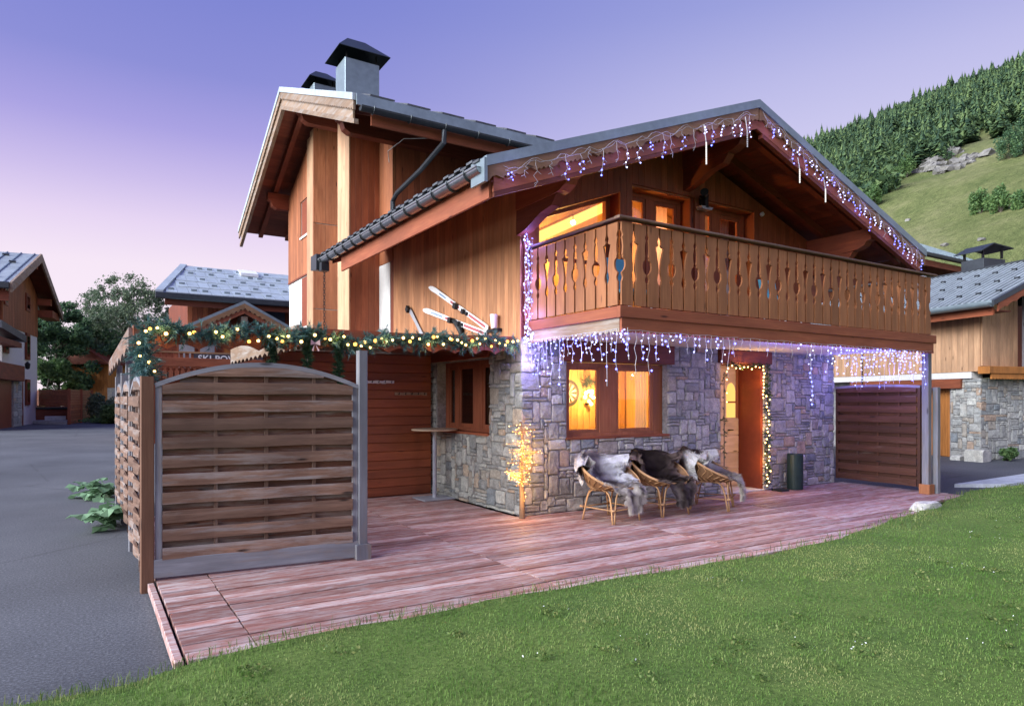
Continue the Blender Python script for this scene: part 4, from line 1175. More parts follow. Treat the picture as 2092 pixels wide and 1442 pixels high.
v1 = verge_lights('icicle_lights', 'tangled icicle lights along the shorter looking left roof verge', -1.15, 3.05, 22, 31, .72)
for i in range(6): lamp('string_glow', (-1.0+.78*i,-1.56,zr(-1.0+.78*i)-.28), (.32,.22,1.0), .65, .013, v1)
v2 = verge_lights('icicle_lights', 'tangled icicle lights along the roof verge on the hill side', 3.2, 7.55, 30, 32, .85)
for i in range(6): lamp('string_glow', (3.4+.78*i,-1.56,zr(3.4+.78*i)-.28), (.30,.2,1.0), .8, .013, v2)
# solid light sticks among the strings
for k, (a, zt_, L, lit, lb) in enumerate([(1.97,-.16,.52,1,'white light stick hanging from the verge left of the ridge'), (2.80,-.18,.42,0,'thin white light stick hanging just under the ridge'), (3.98,-.36,.38,1,'bright white light stick hanging right of the ridge'), (4.62,-.34,.34,1,'white light stick hanging farther down the hill side verge')]):
    z1 = zr(a)+zt_
    s = root('light_stick', lb, 'light stick', (a,-1.44,z1), 0, 'white light sticks')
    MB().tube([(a,-1.43,z1),(a+.03,-1.44,z1-L*.45)], .007, 5).build('cable', M['cable_white'], s)
    m = MB(); z = z1-L*.45
    while z > z1-L: m.tube([(a+.03+.01*(z1-z),-1.44,z),(a+.03+.01*(z1-z),-1.44,z-.022)], .010, 6); z -= .03
    o = m.build('bulbs', M['tube_white'] if lit else M['cable_white'], s); o['kind'] = 'stuff'

# ---------------------------------------------------------------- door garland and its warm lights
pR = [(5.09,-.06,.05+.12*i) for i in range(19)]
dg = garland('door_garland', 'dark leafy garland with warm bulbs climbing beside the front door', 'door garlands', pR, 190, .075, .035, 40, 41, 'fir_dark', .1)
pT = [(4.0+.105*i,-.045,2.17+.02*math.sin(i)) for i in range(11)]
dt2 = garland('door_garland', 'leafy garland with warm bulbs across the top of the front door', 'door garlands', pT, 60, .05, .03, 36, 42, 'fir_dark', .3)
pL = [(3.97,-.06,.25+.15*i) for i in range(13)]
dl = garland('door_garland', 'thin leafy garland on the window side of the front door', 'door garlands', pL, 46, .05, .035, 32, 43, 'fir_dark', .1)
ds = root('light_string', 'warm bulb string around the front door garland', 'string lights', (5.0,-.1,0), 0)
dp = [(5.02+.05*math.sin(i*1.9)+R.uniform(-.03,.03), -.115, .10+.062*i) for i in range(26)] + [(4.93+R.uniform(-.03,.03),-.10,1.62+.06*i) for i in range(9)]
MB().tube(dp[:26], .003, 4).build('cable', M['dark_green'], ds)
bulbs('bulbs', dp, .0135, 'bulb_warm', ds)
bulbs('bulbs', [(4.02+.1*i,-.10,2.14+R.uniform(-.04,.03)) for i in range(10)] + [(3.99,-.10,z) for z in (2.05,1.92,1.70,1.55)], .0125, 'bulb_warm', ds)
for z in (.5,1.2,1.9): lamp('string_glow', (4.90,-.16,z), (1,.58,.2), 3.4, .013, ds)
lamp('string_glow', (4.4,-.12,2.08), (1,.58,.2), 3.0, .013, ds)

# ---------------------------------------------------------------- driftwood with fairy lights at the house corner
dw = root('driftwood', 'upright driftwood branch leaning on the stone corner under fairy lights', 'branch', (-.05,-.08,0))
MB().tube([(-.045,-.085,.0),(-.05,-.09,.3),(-.075,-.095,.65),(-.04,-.09,1.0),(-.07,-.085,1.30)], [.042,.036,.030,.024,.014], 8).build('stem', M['driftwood_z'], dw)
MB().tube([(-.06,-.09,.50),(-.16,-.11,.56),(-.27,-.13,.60),(-.33,-.14,.70)], [.022,.018,.013,.008], 7).build('limb', M['driftwood_z'], dw)
MB().tube([(-.05,-.09,.75),(.05,-.13,.85),(.16,-.15,.90)], [.018,.013,.008], 7).build('limb', M['driftwood_z'], dw)
fl = root('fairy_lights', 'golden fairy lights bundled around the driftwood branch', 'string lights', (-.06,-.1,.5))
fp_ = []
for i in range(120):
    t_ = R.random()
    z = .42+.85*R.betavariate(1.7,1.6); sp_ = .095 if z > .6 else .06
    fp_.append((-.07+R.gauss(0,sp_), -.13+R.uniform(-.06,.03), z))
for i in range(55):
    q = R.random(); fp_.append((-.10-.24*q+R.gauss(0,.02), -.14+R.uniform(-.04,.02), .52+.10*q+R.gauss(0,.035)))
fp_ += [(.22,-.16,.87),(.20,-.16,.90),(-.02,-.13,.30),(-.04,-.13,.24),(-.03,-.13,.35)]
cab = sorted(fp_, key=lambda p: p[2])
MB().tube(cab, .0018, 3).build('cable', M['cable_copper'], fl)
bulbs('bulbs', fp_[::2], .0068, 'bulb_gold', fl); bulbs('bulbs', fp_[1::2], .0062, 'bulb_warm', fl)
for p, e_ in [((-.12,-.24,1.0),8.0),((-.14,-.28,.62),9.0),((-.14,-.24,.30),5.0),((.06,-.2,.8),4.0)]: lamp('string_glow', p, (1,.55,.16), e_*.45, .013, fl)

# ---------------------------------------------------------------- things indoors
wl = root('wall_lamp', 'glowing amber flower lamp on the panelled wall inside the window', 'lamp', (2.55,1.72,1.6))
MB().lathe([(.02,0),(.05,.02),(.05,.03)], (2.55,1.78,1.5), 12).build('bracket', M['iron'], wl)
for k in range(9):
    w = 2*math.pi*k/9
    MB().ball((2.55+.11*math.cos(w)*R.uniform(.3,1), 1.70+R.uniform(-.04,.03), 1.66+.15*math.sin(w)*R.uniform(.3,1)), .035).build('glow_bulb', M['lamp_glow'], wl)
lamp('room_light', (2.45,1.35,1.75), (1,.52,.14), 60, .045, wl)
lamp('room_light', (1.1,1.1,2.2), (1,.54,.17), 30, .045, wl)
V, F = needles([(2.45,1.73,1.86),(2.55,1.73,1.95),(2.68,1.73,1.88)], 40, .10, .06, 26, 77, .2)
tag(tris_obj('dried_flowers', V, F, M['fir_dark']), 'dried flower bunch above the glowing indoor lamp', 'flowers')
db = root('dartboard', 'round dartboard hung on the panelled wall inside the window', 'dartboard', (2.16,1.8,1.7))
def disc(name, mat, r0, r1, y, n=40, a0=0, a1=2*math.pi):
    vs, fs = [], []
    for i in range(n+1):
        w = a0+(a1-a0)*i/n
        for r_ in (r0, r1): vs.append((2.16+r_*math.cos(w), y, 1.705+r_*math.sin(w)))
    for i in range(n): fs.append((2*i,2*i+1,2*i+3,2*i+2))
    return MB().add(vs, fs).build(name, mat, db)
disc('rim', M['ash_black'], .0, .235, 1.812)
for k in range(20):
    disc('segment', M['cream'] if k % 2 else M['ash_black'], .02, .17, 1.808, 3, 2*math.pi*(k-.5)/20, 2*math.pi*(k+.5)/20)
disc('ring', M['ski_red'], .165, .177, 1.806); disc('bull', M['ski_red'], .0, .02, 1.806)

def curtain(name, label, mat, x0, x1, y, z0, z1, folds, amp, taper=0):
    vs, fs = [], []; n = folds*8
    for k in range(9):
        q = k/8
        for i in range(n+1):
            u = i/n; w = x0+(x1-x0)*u
            if taper: w = x0 + (x1-x0)*(u + taper*(1-u)*math.sin(q*math.pi*.9))
            vs.append((w, y+amp*math.sin(u*folds*2*math.pi)*(0.6+.4*q), z1+(z0-z1)*q))
    for k in range(8):
        for i in range(n): fs.append((k*(n+1)+i, k*(n+1)+i+1, (k+1)*(n+1)+i+1, (k+1)*(n+1)+i))
    return tag(MB().add(vs, fs).build(name, M[mat], smooth=True), label, 'curtain', 'curtains')
curtain('curtain', 'pale curtain at the pulled side of the ground floor window', 'curtain_white', 2.36, 2.62, .36, 1.06, 2.12, 4, .022, .12)
curtain('curtain', 'narrow pale curtain at the house corner side of the ground floor window', 'curtain_rose', .86, .96, .34, 1.06, 2.12, 2, .018)
curtain('curtain', 'rose curtain behind the glazed balcony door beside the spotlight', 'curtain_rose', 2.66, 3.22, .50, 2.70, 4.78, 5, .03)
curtain('curtain', 'rose curtain behind the balcony door farthest from the corner', 'curtain_rose', 4.42, 4.74, .50, 2.70, 4.78, 4, .03)
ul = root('ceiling_lamp', 'warm ceiling lamp inside the lit upper room', 'lamp', (1.6,.9,4.3))
MB().ball((1.6,.95,4.42), .05).build('glow_bulb', M['lamp_glow'], ul)
MB().tube([(1.6,.95,4.46),(1.6,.95,4.55)], .006, 5).build('cord', M['iron'], ul)
lamp('room_light', (1.4,.95,3.9), (1,.54,.14), 62, .05, ul)
lamp('room_light', (3.2,.9,4.2), (1,.50,.15), 34, .05, ul)
# added chairs whose turquoise stands in for sky reflected behind the balusters
def stand_in_chair(x, y, lb):
    c = root('stand_in_chair', lb, 'chair', (x,y,2.645), 0, 'added turquoise chairs standing in for sky reflections')
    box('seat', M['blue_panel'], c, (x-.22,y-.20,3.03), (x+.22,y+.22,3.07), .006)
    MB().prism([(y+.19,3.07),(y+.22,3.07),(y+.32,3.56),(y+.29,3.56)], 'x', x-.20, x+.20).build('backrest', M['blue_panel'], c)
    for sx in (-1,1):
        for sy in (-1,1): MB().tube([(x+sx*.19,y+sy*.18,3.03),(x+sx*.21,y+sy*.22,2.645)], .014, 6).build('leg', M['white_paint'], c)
stand_in_chair(1.28,-.75,'added turquoise chair standing in for a sky reflection near the carved balcony corner')
stand_in_chair(4.55,-.75,'added turquoise chair standing in for a sky reflection opposite the far glazed door')
# ---------------------------------------------------------------- rattan chairs and sheepskins
def rattan_chair(cx, cy, rot, lb):
    c = root('rattan_chair', lb, 'chair', (cx,cy,.0), rot, 'rattan tub chairs', local=True)
    feet = [(-.27,-.28),(.27,-.28),(.27,.28),(-.27,.28)]
    for k in range(4):
        (x0,y0),(x1,y1) = feet[k], feet[(k+1)%4]
        mx_, my_ = (x0+x1)/2, (y0+y1)/2; l = math.hypot(x1-x0,y1-y0); ux, uy = (x1-x0)/l, (y1-y0)/l
        o = .017
        pts = []
        for q, z in ((0,.0),(.02,.10),(.05,.22),(.085,.31),(.14,.37),(.24,.405),(.5,.412)):
            pts.append((x0+ux*(o+q*l*.9), y0+uy*(o+q*l*.9), z))
        pts2 = [(x1-(p[0]-x0), y1-(p[1]-y0), p[2]) for p in pts][::-1] if False else [(x0+x1-p[0], y0+y1-p[1], p[2]) for p in pts[:-1]][::-1]
        sc = lambda p: (p[0]*(1-.14*p[2]/.41), p[1]*(1-.14*p[2]/.41), p[2])
        MB().tube([sc(p) for p in pts+pts2], .0115, 7).build('leg_arch', M['rattan_z'], c, smooth=True)
        MB().tube([(x0*.93,y0*.93,.17),(x1*.93,y1*.93,.17)], .009, 6).build('stretcher', M['rattan_z'], c, smooth=True)
    for (x0,y0) in feet: MB().tube([(x0*1.0,y0*1.0,.165),(x0*.985,y0*.985,.185)], .032, 8).build('binding', M['rattan_z'], c)
    # bowl
    def rimp(w):   # w = 0 at the front
        q = (1-math.cos(w))/2
        return (.41*math.sin(w)*(1+.02*q), -.36*math.cos(w)+.04*q, .455+.40*q**1.15)
    def shell(w, t):
        bx_, by_, bz_ = .23*math.sin(w), -.23*math.cos(w), .412
        rx, ry, rz = rimp(w)
        e = t**.75; h = t**1.7
        return (bx_+(rx-bx_)*e, by_+(ry-by_)*e, bz_+(rz-bz_)*h)
    N, Mh = 36, 7
    vs = [shell(2*math.pi*i/N, k/Mh) for k in range(Mh+1) for i in range(N)] + [(0,0,.405)]
    fs = [(k*N+i, k*N+(i+1)%N, (k+1)*N+(i+1)%N, (k+1)*N+i) for k in range(Mh) for i in range(N)] + [((i+1)%N, i, (Mh+1)*N) for i in range(N)]
    MB().add(vs, fs).build('woven_shell', M['wicker_z'], c, smooth=True)
    for k in range(2):
        MB().tube([tuple(v*(1+.012*k) if j < 2 else v-.014*k for j, v in enumerate(rimp(2*math.pi*i/40))) for i in range(41)], .009, 6).build('rim_cane', M['rattan_z'], c, smooth=True)
    for i in range(24):
        w = 2*math.pi*(i+.5)/24
        MB().tube([tuple(v*1.012 if j < 2 else v-.004 for j, v in enumerate(shell(w+.12*math.sin(3*k/6*math.pi), k/6))) for k in range(7)], .0065, 5).build('rib_cane', M['rattan_z'], c, smooth=True)
    return c
def sheepskin(cx, cy, rot, lb, colfun, seed, shift=0, hairs=46000, prof=None, hl=.04):
    g = np.random.default_rng(seed)
    P = np.array(prof or [(.44,.56),(.47,.72),(.465,.86),(.40,.895),(.31,.80),(.24,.63),(.15,.51),(.0,.468),(-.18,.468),(-.31,.478),(-.39,.455),(-.425,.37),(-.435,.26),(-.43,.16)])
    Wd = np.array([.32,.40,.43,.43,.41,.36,.33,.31,.31,.30,.26,.21,.18,.13])
    n, mu = 60, 30
    tt = np.linspace(0, len(P)-1, n)
    py = np.interp(tt, np.arange(len(P)), P[:,0]); pz = np.interp(tt, np.arange(len(P)), P[:,1]); pw = np.interp(tt, np.arange(len(Wd)), Wd)
    k3 = np.ones(5)/5
    for a in (py, pz, pw): a[2:-2] = np.convolve(a, k3, 'valid')
    G = np.zeros((n, mu+1, 3)); uv = np.zeros((n, mu+1, 2))
    for i in range(n):
        edge = 1+.10*math.sin(i*.7+seed)+.06*math.sin(i*1.9)
        v = i/(n-1)
        for j in range(mu+1):
            u = -1+2*j/mu
            x = u*pw[i]*edge+shift*(1 if v < .75 else .4)
            inside = max(0, 1-abs(v-.45)/.28)
            z = pz[i]+.17*inside*u*u + .018*math.sin(u*7+i*.35+seed)
            y = py[i]-.30*u*u*max(0,min(1,(.5-v)/.12)) + (.0 if v < .7 else .02*math.sin(u*5+seed))
            if v < .32: z -= .15*u*u
            G[i,j] = (x,y,z); uv[i,j] = (u,v)
    A_ = math.cos(rot); B_ = math.sin(rot)
    def wld(p): return np.stack([cx+p[...,0]*A_-p[...,1]*B_, cy+p[...,0]*B_+p[...,1]*A_, p[...,2]], -1)
    Wg = wld(G)
    cols = np.array([[colfun(*uv[i,j], g) for j in range(mu+1)] for i in range(n)])
    F = [(i*(mu+1)+j, i*(mu+1)+j+1, (i+1)*(mu+1)+j+1, (i+1)*(mu+1)+j) for i in range(n-1) for j in range(mu)]
    V = Wg.reshape(-1,3); C = cols.reshape(-1,3)*.75
    # hairs as thin triangles
    fi = g.random(hairs)*(n-1.001); fj = g.random(hairs)*(mu-.001)
    i0 = fi.astype(int); j0 = fj.astype(int)
    p = Wg[i0,j0]*(1-(fi-i0))[:,None]*(1-(fj-j0))[:,None]+Wg[i0+1,j0]*(fi-i0)[:,None]*(1-(fj-j0))[:,None]+Wg[i0,j0+1]*(1-(fi-i0))[:,None]*(fj-j0)[:,None]+Wg[i0+1,j0+1]*(fi-i0)[:,None]*(fj-j0)[:,None]
    du = Wg[i0+1,j0]-Wg[i0,j0]; dv = Wg[i0,j0+1]-Wg[i0,j0]
    nn = np.cross(dv, du); nn /= np.linalg.norm(nn,axis=1)[:,None]+1e-9
    nn = np.where((np.einsum('ij,ij->i', nn, np.array([[cam.location.x,cam.location.y,1.2]])-p) < 0)[:,None], -nn, nn)
    d = du/(np.linalg.norm(du,axis=1)[:,None]+1e-9)
    L = hl*(.6+.7*g.random(hairs))[:,None]
    clump = np.stack([np.sin(p[:,0]*45+p[:,2]*30), np.cos(p[:,1]*50), np.sin(p[:,2]*55)],1)*.35
    tip = p+nn*L*.55+d*L*.7+clump*L+g.normal(size=(hairs,3))*L*.18+np.array([0,0,-.25])*L
    sd = np.cross(tip-p, nn); sd /= np.linalg.norm(sd,axis=1)[:,None]+1e-9
    wd = .0013
    HV = np.stack([p-sd*wd, p+sd*wd, tip],1).reshape(-1,3)
    hc = cols[i0,j0]*(.75+.5*g.random((hairs,1)))
    HC = np.repeat(hc,3,axis=0)
    s = root('sheepskin', lb, 'sheepskin', (cx,cy,.45), 0, 'sheepskins thrown over the rattan chairs')
    tris_obj('hide', V, F, M['fur'], s, C)
    o = tris_obj('fleece', HV, np.arange(len(HV)).reshape(-1,3), M['fur'], s, HC); o['kind'] = 'stuff'
    return s
def lerp3(a, b, t): t = min(1,max(0,t)); return [x+(y-x)*t for x, y in zip(a,b)]
def col1(u, v, g):
    c = lerp3((.20,.165,.175), (.60,.585,.60), (abs(u+.12)-.28)*2.2 + .12*math.sin(v*17+u*5))
    if v < .25: c = lerp3(c, (.24,.19,.20), .55*(1-abs(u)))
    if v > .62: c = lerp3(c, (.56,.50,.43), (v-.62)*6)
    if v > .55 and math.sin(u*9+v*13) > .72: c = lerp3(c, (.14,.11,.10), .6)
    return c
def col2(u, v, g):
    c = (.030,.020,.018)
    if abs(u) > .62: c = lerp3(c, (.15,.105,.095), (abs(u)-.62)*3)
    if v > .58: c = lerp3(c, (.17,.135,.125), (v-.58)*4*(.6+.5*math.sin(u*6)))
    if u < -.72 and v < .42: c = lerp3(c, (.38,.29,.27), .55)
    return c
def col3(u, v, g):
    c = (.060,.040,.034)
    if abs(u) > .55: c = lerp3(c, (.70,.68,.66), (abs(u)-.55)*4+.2*math.sin(v*20))
    if v > .40: c = lerp3(c, (.26,.22,.20), (v-.40)*5)
    if v > .62: c = lerp3(c, (.46,.41,.37), (v-.62)*5+.3*math.sin(u*8))
    return c
CHAIRS = [(.90,-.80,math.radians(8)), (1.84,-.77,math.radians(2)), (2.79,-.84,math.radians(33))]
rattan_chair(*CHAIRS[0], 'rattan tub chair under the grey and white sheepskin, nearest the stone corner')
rattan_chair(*CHAIRS[1], 'rattan tub chair under the dark brown sheepskin between the other two chairs')
rattan_chair(*CHAIRS[2], 'rattan tub chair under the brown and white sheepskin, next to the door')
sheepskin(*CHAIRS[0], 'grey mauve sheepskin with white edges thrown over a rattan chair', col1, 2, -.04)
sheepskin(*CHAIRS[1], 'dark brown sheepskin thrown over the middle rattan chair', col2, 5, -.02)
sheepskin(*CHAIRS[2], 'brown sheepskin with white edges and beige front thrown over a rattan chair', col3, 9, .0)

# ---------------------------------------------------------------- bar table, bin
tb = root('bar_table', 'round topped bar table on a steel column beside the annex wall', 'table', (-.245,2.19,0))
MB().box((-.53,1.94,.0),(.0,2.42,.022),.006).build('base_plate', M['galv'], tb)
MB().lathe([(.055,.022),(.040,.03),(.034,.06),(.034,1.09),(.06,1.092)], (-.245,2.19,0), 16).build('column', M['galv'], tb, smooth=False)
MB().lathe([(.36,1.094),(.372,1.10),(.372,1.118),(.362,1.124)], (-.245,2.19,0), 40).build('table_top', M['pale_x'], tb)
bn = root('litter_bin', 'black cylindrical litter bin standing against the stone wall', 'bin', (5.67,-.17,0))
MB().lathe([(.128,.0),(.135,.01),(.135,.62),(.125,.63),(.115,.60)], (5.67,-.19,0), 24).build('bin_body', M['dark_green'], bn)
MB().lathe([(.112,.585),(.112,.592)], (5.67,-.19,0), 20).build('sand_tray', M['cream'], bn)
tag(MB().box((5.14,-.30,.0),(5.36,-.10,.035),.006).build('boot_scraper', M['black_metal']), 'low black boot scraper on the deck beside the door', 'scraper')

# ---------------------------------------------------------------- skis and fittings on the side wall
def ski(p0, p1, lb, old=False, word=True):
    (y0,z0),(y1,z1) = p0, p1         # tip, tail on the wall plane x = -0.03
    L = math.hypot(y1-y0, z1-z0); dy, dz = (y1-y0)/L, (z1-z0)/L; ny, nz = -dz, dy
    s = root('ski', lb, 'ski', (-.04,(y0+y1)/2,(z0+z1)/2), 0, 'skis mounted on the cladding')
    def pt(t, w, x): return (x, y0+dy*t+ny*w, z0+dz*t+nz*w)
    prof = [(0,.012),(.03,.030),(.08,.043),(.18,.044),(.5*L,.036),(L-.06,.042),(L,.040)]
    out = [(t, w) for t, w in prof] + [(t, -w) for t, w in prof[::-1]]
    def xo(t): return -.050-(.05*max(0,(.22-t)/.22)**2)
    vs = [pt(t,w,xo(t)-.012) for t, w in out]+[pt(t,w,xo(t)) for t, w in out]; n = len(out)
    m = len(prof)
    fs = []
    for i in range(m-1):
        fs += [(i,i+1,n-2-i,n-1-i),(n+i,n+n-1-i,n+n-2-i,n+i+1)]
    fs += [(i,n+i,n+(i+1)%n,(i+1)%n) for i in range(n)]
    MB().add(vs, fs).build('ski_body', M['ski_grey'] if old else M['ski_white'], s)
    def patch(nm, t0, t1, w0, w1, mat, h=.004):
        a = [pt(t0,w0,-.063),pt(t1,w0,-.063),pt(t1,w1,-.063),pt(t0,w1,-.063)]; b = [(p[0]-h,p[1],p[2]) for p in a]
        MB().add(a+b, [(0,1,2,3),(7,6,5,4),(0,4,5,1),(1,5,6,2),(2,6,7,3),(3,7,4,0)]).build(nm, mat, s)
    if not old:
        if word:
            for k in range(9): patch('lettering', .24+.050*k, .24+.050*k+.036, -.014, .016, M['ski_blue'], .002)
        else: patch('lettering', .34, .60, -.010, .014, M['ski_blue'], .002)
        patch('stripe', .78, 1.10, -.020, .020, M['ski_red'], .002); patch('stripe', 1.45, L-.08, -.020, .020, M['ski_red'], .002)
        patch('toe_binding', .98, 1.07, -.042, .042, M['iron'], .06); patch('heel_binding', 1.26, 1.33, -.034, .034, M['iron'], .05); patch('heel_binding', 1.38, 1.42, -.025, .025, M['iron'], .03)
        patch('tail', L-.05, L, -.040, .040, M['white_paint'], .003)
    else: patch('toe_binding', .02, .12, -.045, .045, M['iron'], .06)
    for t in (.3*L, .8*L): MB().tube([pt(t,0,-.049),pt(t,0,-.022)], .008, 5).build('wall_peg', M['iron'], s)
ski((2.70,3.48),(.805,2.62), 'steeper white ski mounted above the other on the timber wall', word=False)
ski((2.93,3.125),(.847,2.545), 'flatter white ski with blue lettering mounted below on the timber wall')
ski((3.66,3.26),(3.02,2.66), 'short grey old ski half hidden behind the garland', old=True)
tag(MB().tube([(-.06,1.92,2.86),(-.05,1.80,2.80),(-.07,1.62,2.66),(-.06,1.58,2.50)], [.03,.05,.05,.03], 7).build('glove', M['ash_black'], smooth=True), 'black glove hooked on the wall under the skis', 'glove')
wlp = root('wall_lamp', 'unlit frosted glass wall lamp on the timber wall above the garland', 'lamp', (-.08,.56,2.6))
box('arm', M['iron'], wlp, (-.10,.47,2.555), (-.026,.78,2.60), .006)
MB().lathe([(.040,2.602),(.058,2.80),(.052,2.80),(.036,2.61)], (-.10,.565,0), 14).build('shade', M['frost'], wlp)
spl = root('spotlight', 'black spotlight fixed to the timber wall above the balcony doors', 'lamp', (3.45,-.05,4.8))
MB().tube([(3.42,-.03,4.84),(3.42,-.14,4.86),(3.36,-.20,4.87)], .012, 6).build('arm', M['iron'], spl)
MB().tube([(3.40,-.16,4.86),(3.30,-.24,4.88)], [.045,.065], 12).build('head', M['black_metal'], spl)
MB().box((3.44,-.14,4.68),(3.52,.0,4.90),.01).build('mount', M['iron'], spl)
MB().prism([(3.34,4.70),(3.62,4.70),(3.58,4.655),(3.38,4.655)][::-1], 'y', -.14, -.02).build('sensor', M['galv'], spl)
tag(MB().ball((4.98,-.03,4.815), .045).build('detector', M['white_paint'], smooth=True), 'small white round detector on the timber post above the balcony', 'detector')
for (x0, x1, z, lb, mt) in [(-1.26,-.708,1.875,'white driftwood coat rail on the annex wall beside the grey post','white_paint'),(-.69,-.116,1.685,'brown rustic coat rail on the annex wall beside the stone','driftwood_z')]:
    rk = root('coat_rail', lb, 'coat rail', ((x0+x1)/2,2.76,z), 0, 'coat rails on the annex wall')
    n = 14
    up = [(x0+(x1-x0)*i/n, z+.022+R.uniform(-.006,.006)) for i in range(n+1)]; lo = [(x0+(x1-x0)*i/n, z-.022+R.uniform(-.006,.006)) for i in range(n+1)]
    MB().prism((lo+up[::-1])[::-1], 'y', 2.752, 2.774).build('rail', M[mt], rk)
    for k in range(5): MB().tube([(x0+(x1-x0)*(k+.5)/5,2.752,z),(x0+(x1-x0)*(k+.5)/5,2.715,z-.01),(x0+(x1-x0)*(k+.5)/5,2.71,z+.025)], .006, 5).build('hook', M['iron'], rk)
sg = root('wall_sign', 'small white pictogram sign on the annex wall beside the post', 'sign', (-1.24,2.77,1.95))
box('plate', M['white_paint'], sg, (-1.33,2.766,1.90), (-1.19,2.774,2.04))
for a in ((-1.31,2.0,-1.25,2.02),(-1.23,1.95,-1.21,2.02),(-1.30,1.92,-1.26,1.96)): box('mark', M['ash_black'], sg, (a[0],2.763,a[1]), (a[2],2.7655,a[3]))
box('mark', M['ski_red'], sg, (-1.235,2.763,1.92), (-1.205,2.7655,1.94))

# ---------------------------------------------------------------- plants and stones near the chalet
def leaf_mesh():
    vs = [(0,0,0)]; fs = []
    n = 14
    for i in range(n+1):
        w = math.pi*(-.92+1.84*i/n); r = .17*(1+.10*math.sin(i*2.3))*(.75+.25*math.cos(w/2))
        vs.append((r*math.sin(w)*1.0, .10+r*math.cos(w), .03*math.sin(i*1.7)-.05*(abs(math.sin(w)))))
    vs.append((0,.10,.0))
    for i in range(1,n+1): fs.append((n+2, i, i+1))
    me = bpy.data.meshes.new('leaf'); me.from_pydata(vs, [], fs); me.materials.append(M['leaf_big']); me.update(); return me
lm = leaf_mesh()
def butterbur(x, y, lb, n, seed):
    g = random.Random(seed)
    p = root('butterbur_plant', lb, 'plant', (x,y,-.10), 0, 'big leaved plants along the fence foot')
    for i in range(n):
        a = g.uniform(math.pi*.62, math.pi*1.38); d = g.uniform(.03,.42); h = g.uniform(.10,.34)*(1-.45*d)
        px_, py_ = x+math.cos(a)*d, y+math.sin(a)*d*1.3
        st = MB().tube([(x,y,-.10),(px_*.6+x*.4,py_*.6+y*.4,h*.7-.1),(px_,py_,h-.10)], .007, 5).build('stalk', M['leaf_big'], p)
        o = place('leaf', lm, (px_,py_,h-.10), p, (g.uniform(-.5,.3), g.uniform(-.4,.4), g.uniform(0,6.28)))
        o.scale = (g.uniform(.7,1.15),)*3
butterbur(-4.66,2.75,'big leaved green plant at the fence foot nearer the brown corner post',22,3)
butterbur(-4.66,5.9,'big leaved green plant at the fence foot farther along the asphalt',26,4)
def boulder(name, c, s, mat, lb, seed, cat='stone', group=None):
    g = random.Random(seed); m = MB(); m.ball((0,0,0), 1)
    vs = m.v; fs = [tuple(f) for f in m.f]
    for _ in range(2):   # subdivide
        mid = {}; nf = []
        def mp_(a,b):
            k = (min(a,b),max(a,b))
            if k not in mid:
                v = Vector(vs[a])+Vector(vs[b]); v.normalize(); vs.append(tuple(v)); mid[k] = len(vs)-1
            return mid[k]
        for a,b,c_ in fs:
            x_,y_,z_ = mp_(a,b),mp_(b,c_),mp_(c_,a); nf += [(a,x_,z_),(x_,b,y_),(z_,y_,c_),(x_,y_,z_)]
        fs = nf
    ph = [g.uniform(0,6) for _ in range(6)]
    out = []
    for v in vs:
        f = 1+.13*math.sin(v[0]*3+ph[0])+.12*math.sin(v[1]*4+ph[1])+.10*math.sin(v[2]*5+ph[2])+.05*math.sin(v[0]*11+v[1]*9+ph[3])
        q = [max(-.75,min(.8,a*f)) for a in v]
        out.append((c[0]+q[0]*s[0], c[1]+q[1]*s[1], c[2]+q[2]*s[2]))
    return tag(MB().add(out, fs).build(name, M[mat]), lb, cat, group)
boulder('boulder', (5.25,-2.62,.03), (.36,.15,.11), 'boulder_stone', 'pale boulder in the grass at the deck edge', 3)
# concrete slab at the road side
tag(MB().prism([(9.15,-1.20),(10.0,-1.75),(15.5,-1.75),(15.5,-1.05)], 'z', -.10, -.03).build('kerb_slab', M['concrete']), 'pale concrete kerb slab between the lawn and the asphalt', 'kerb')

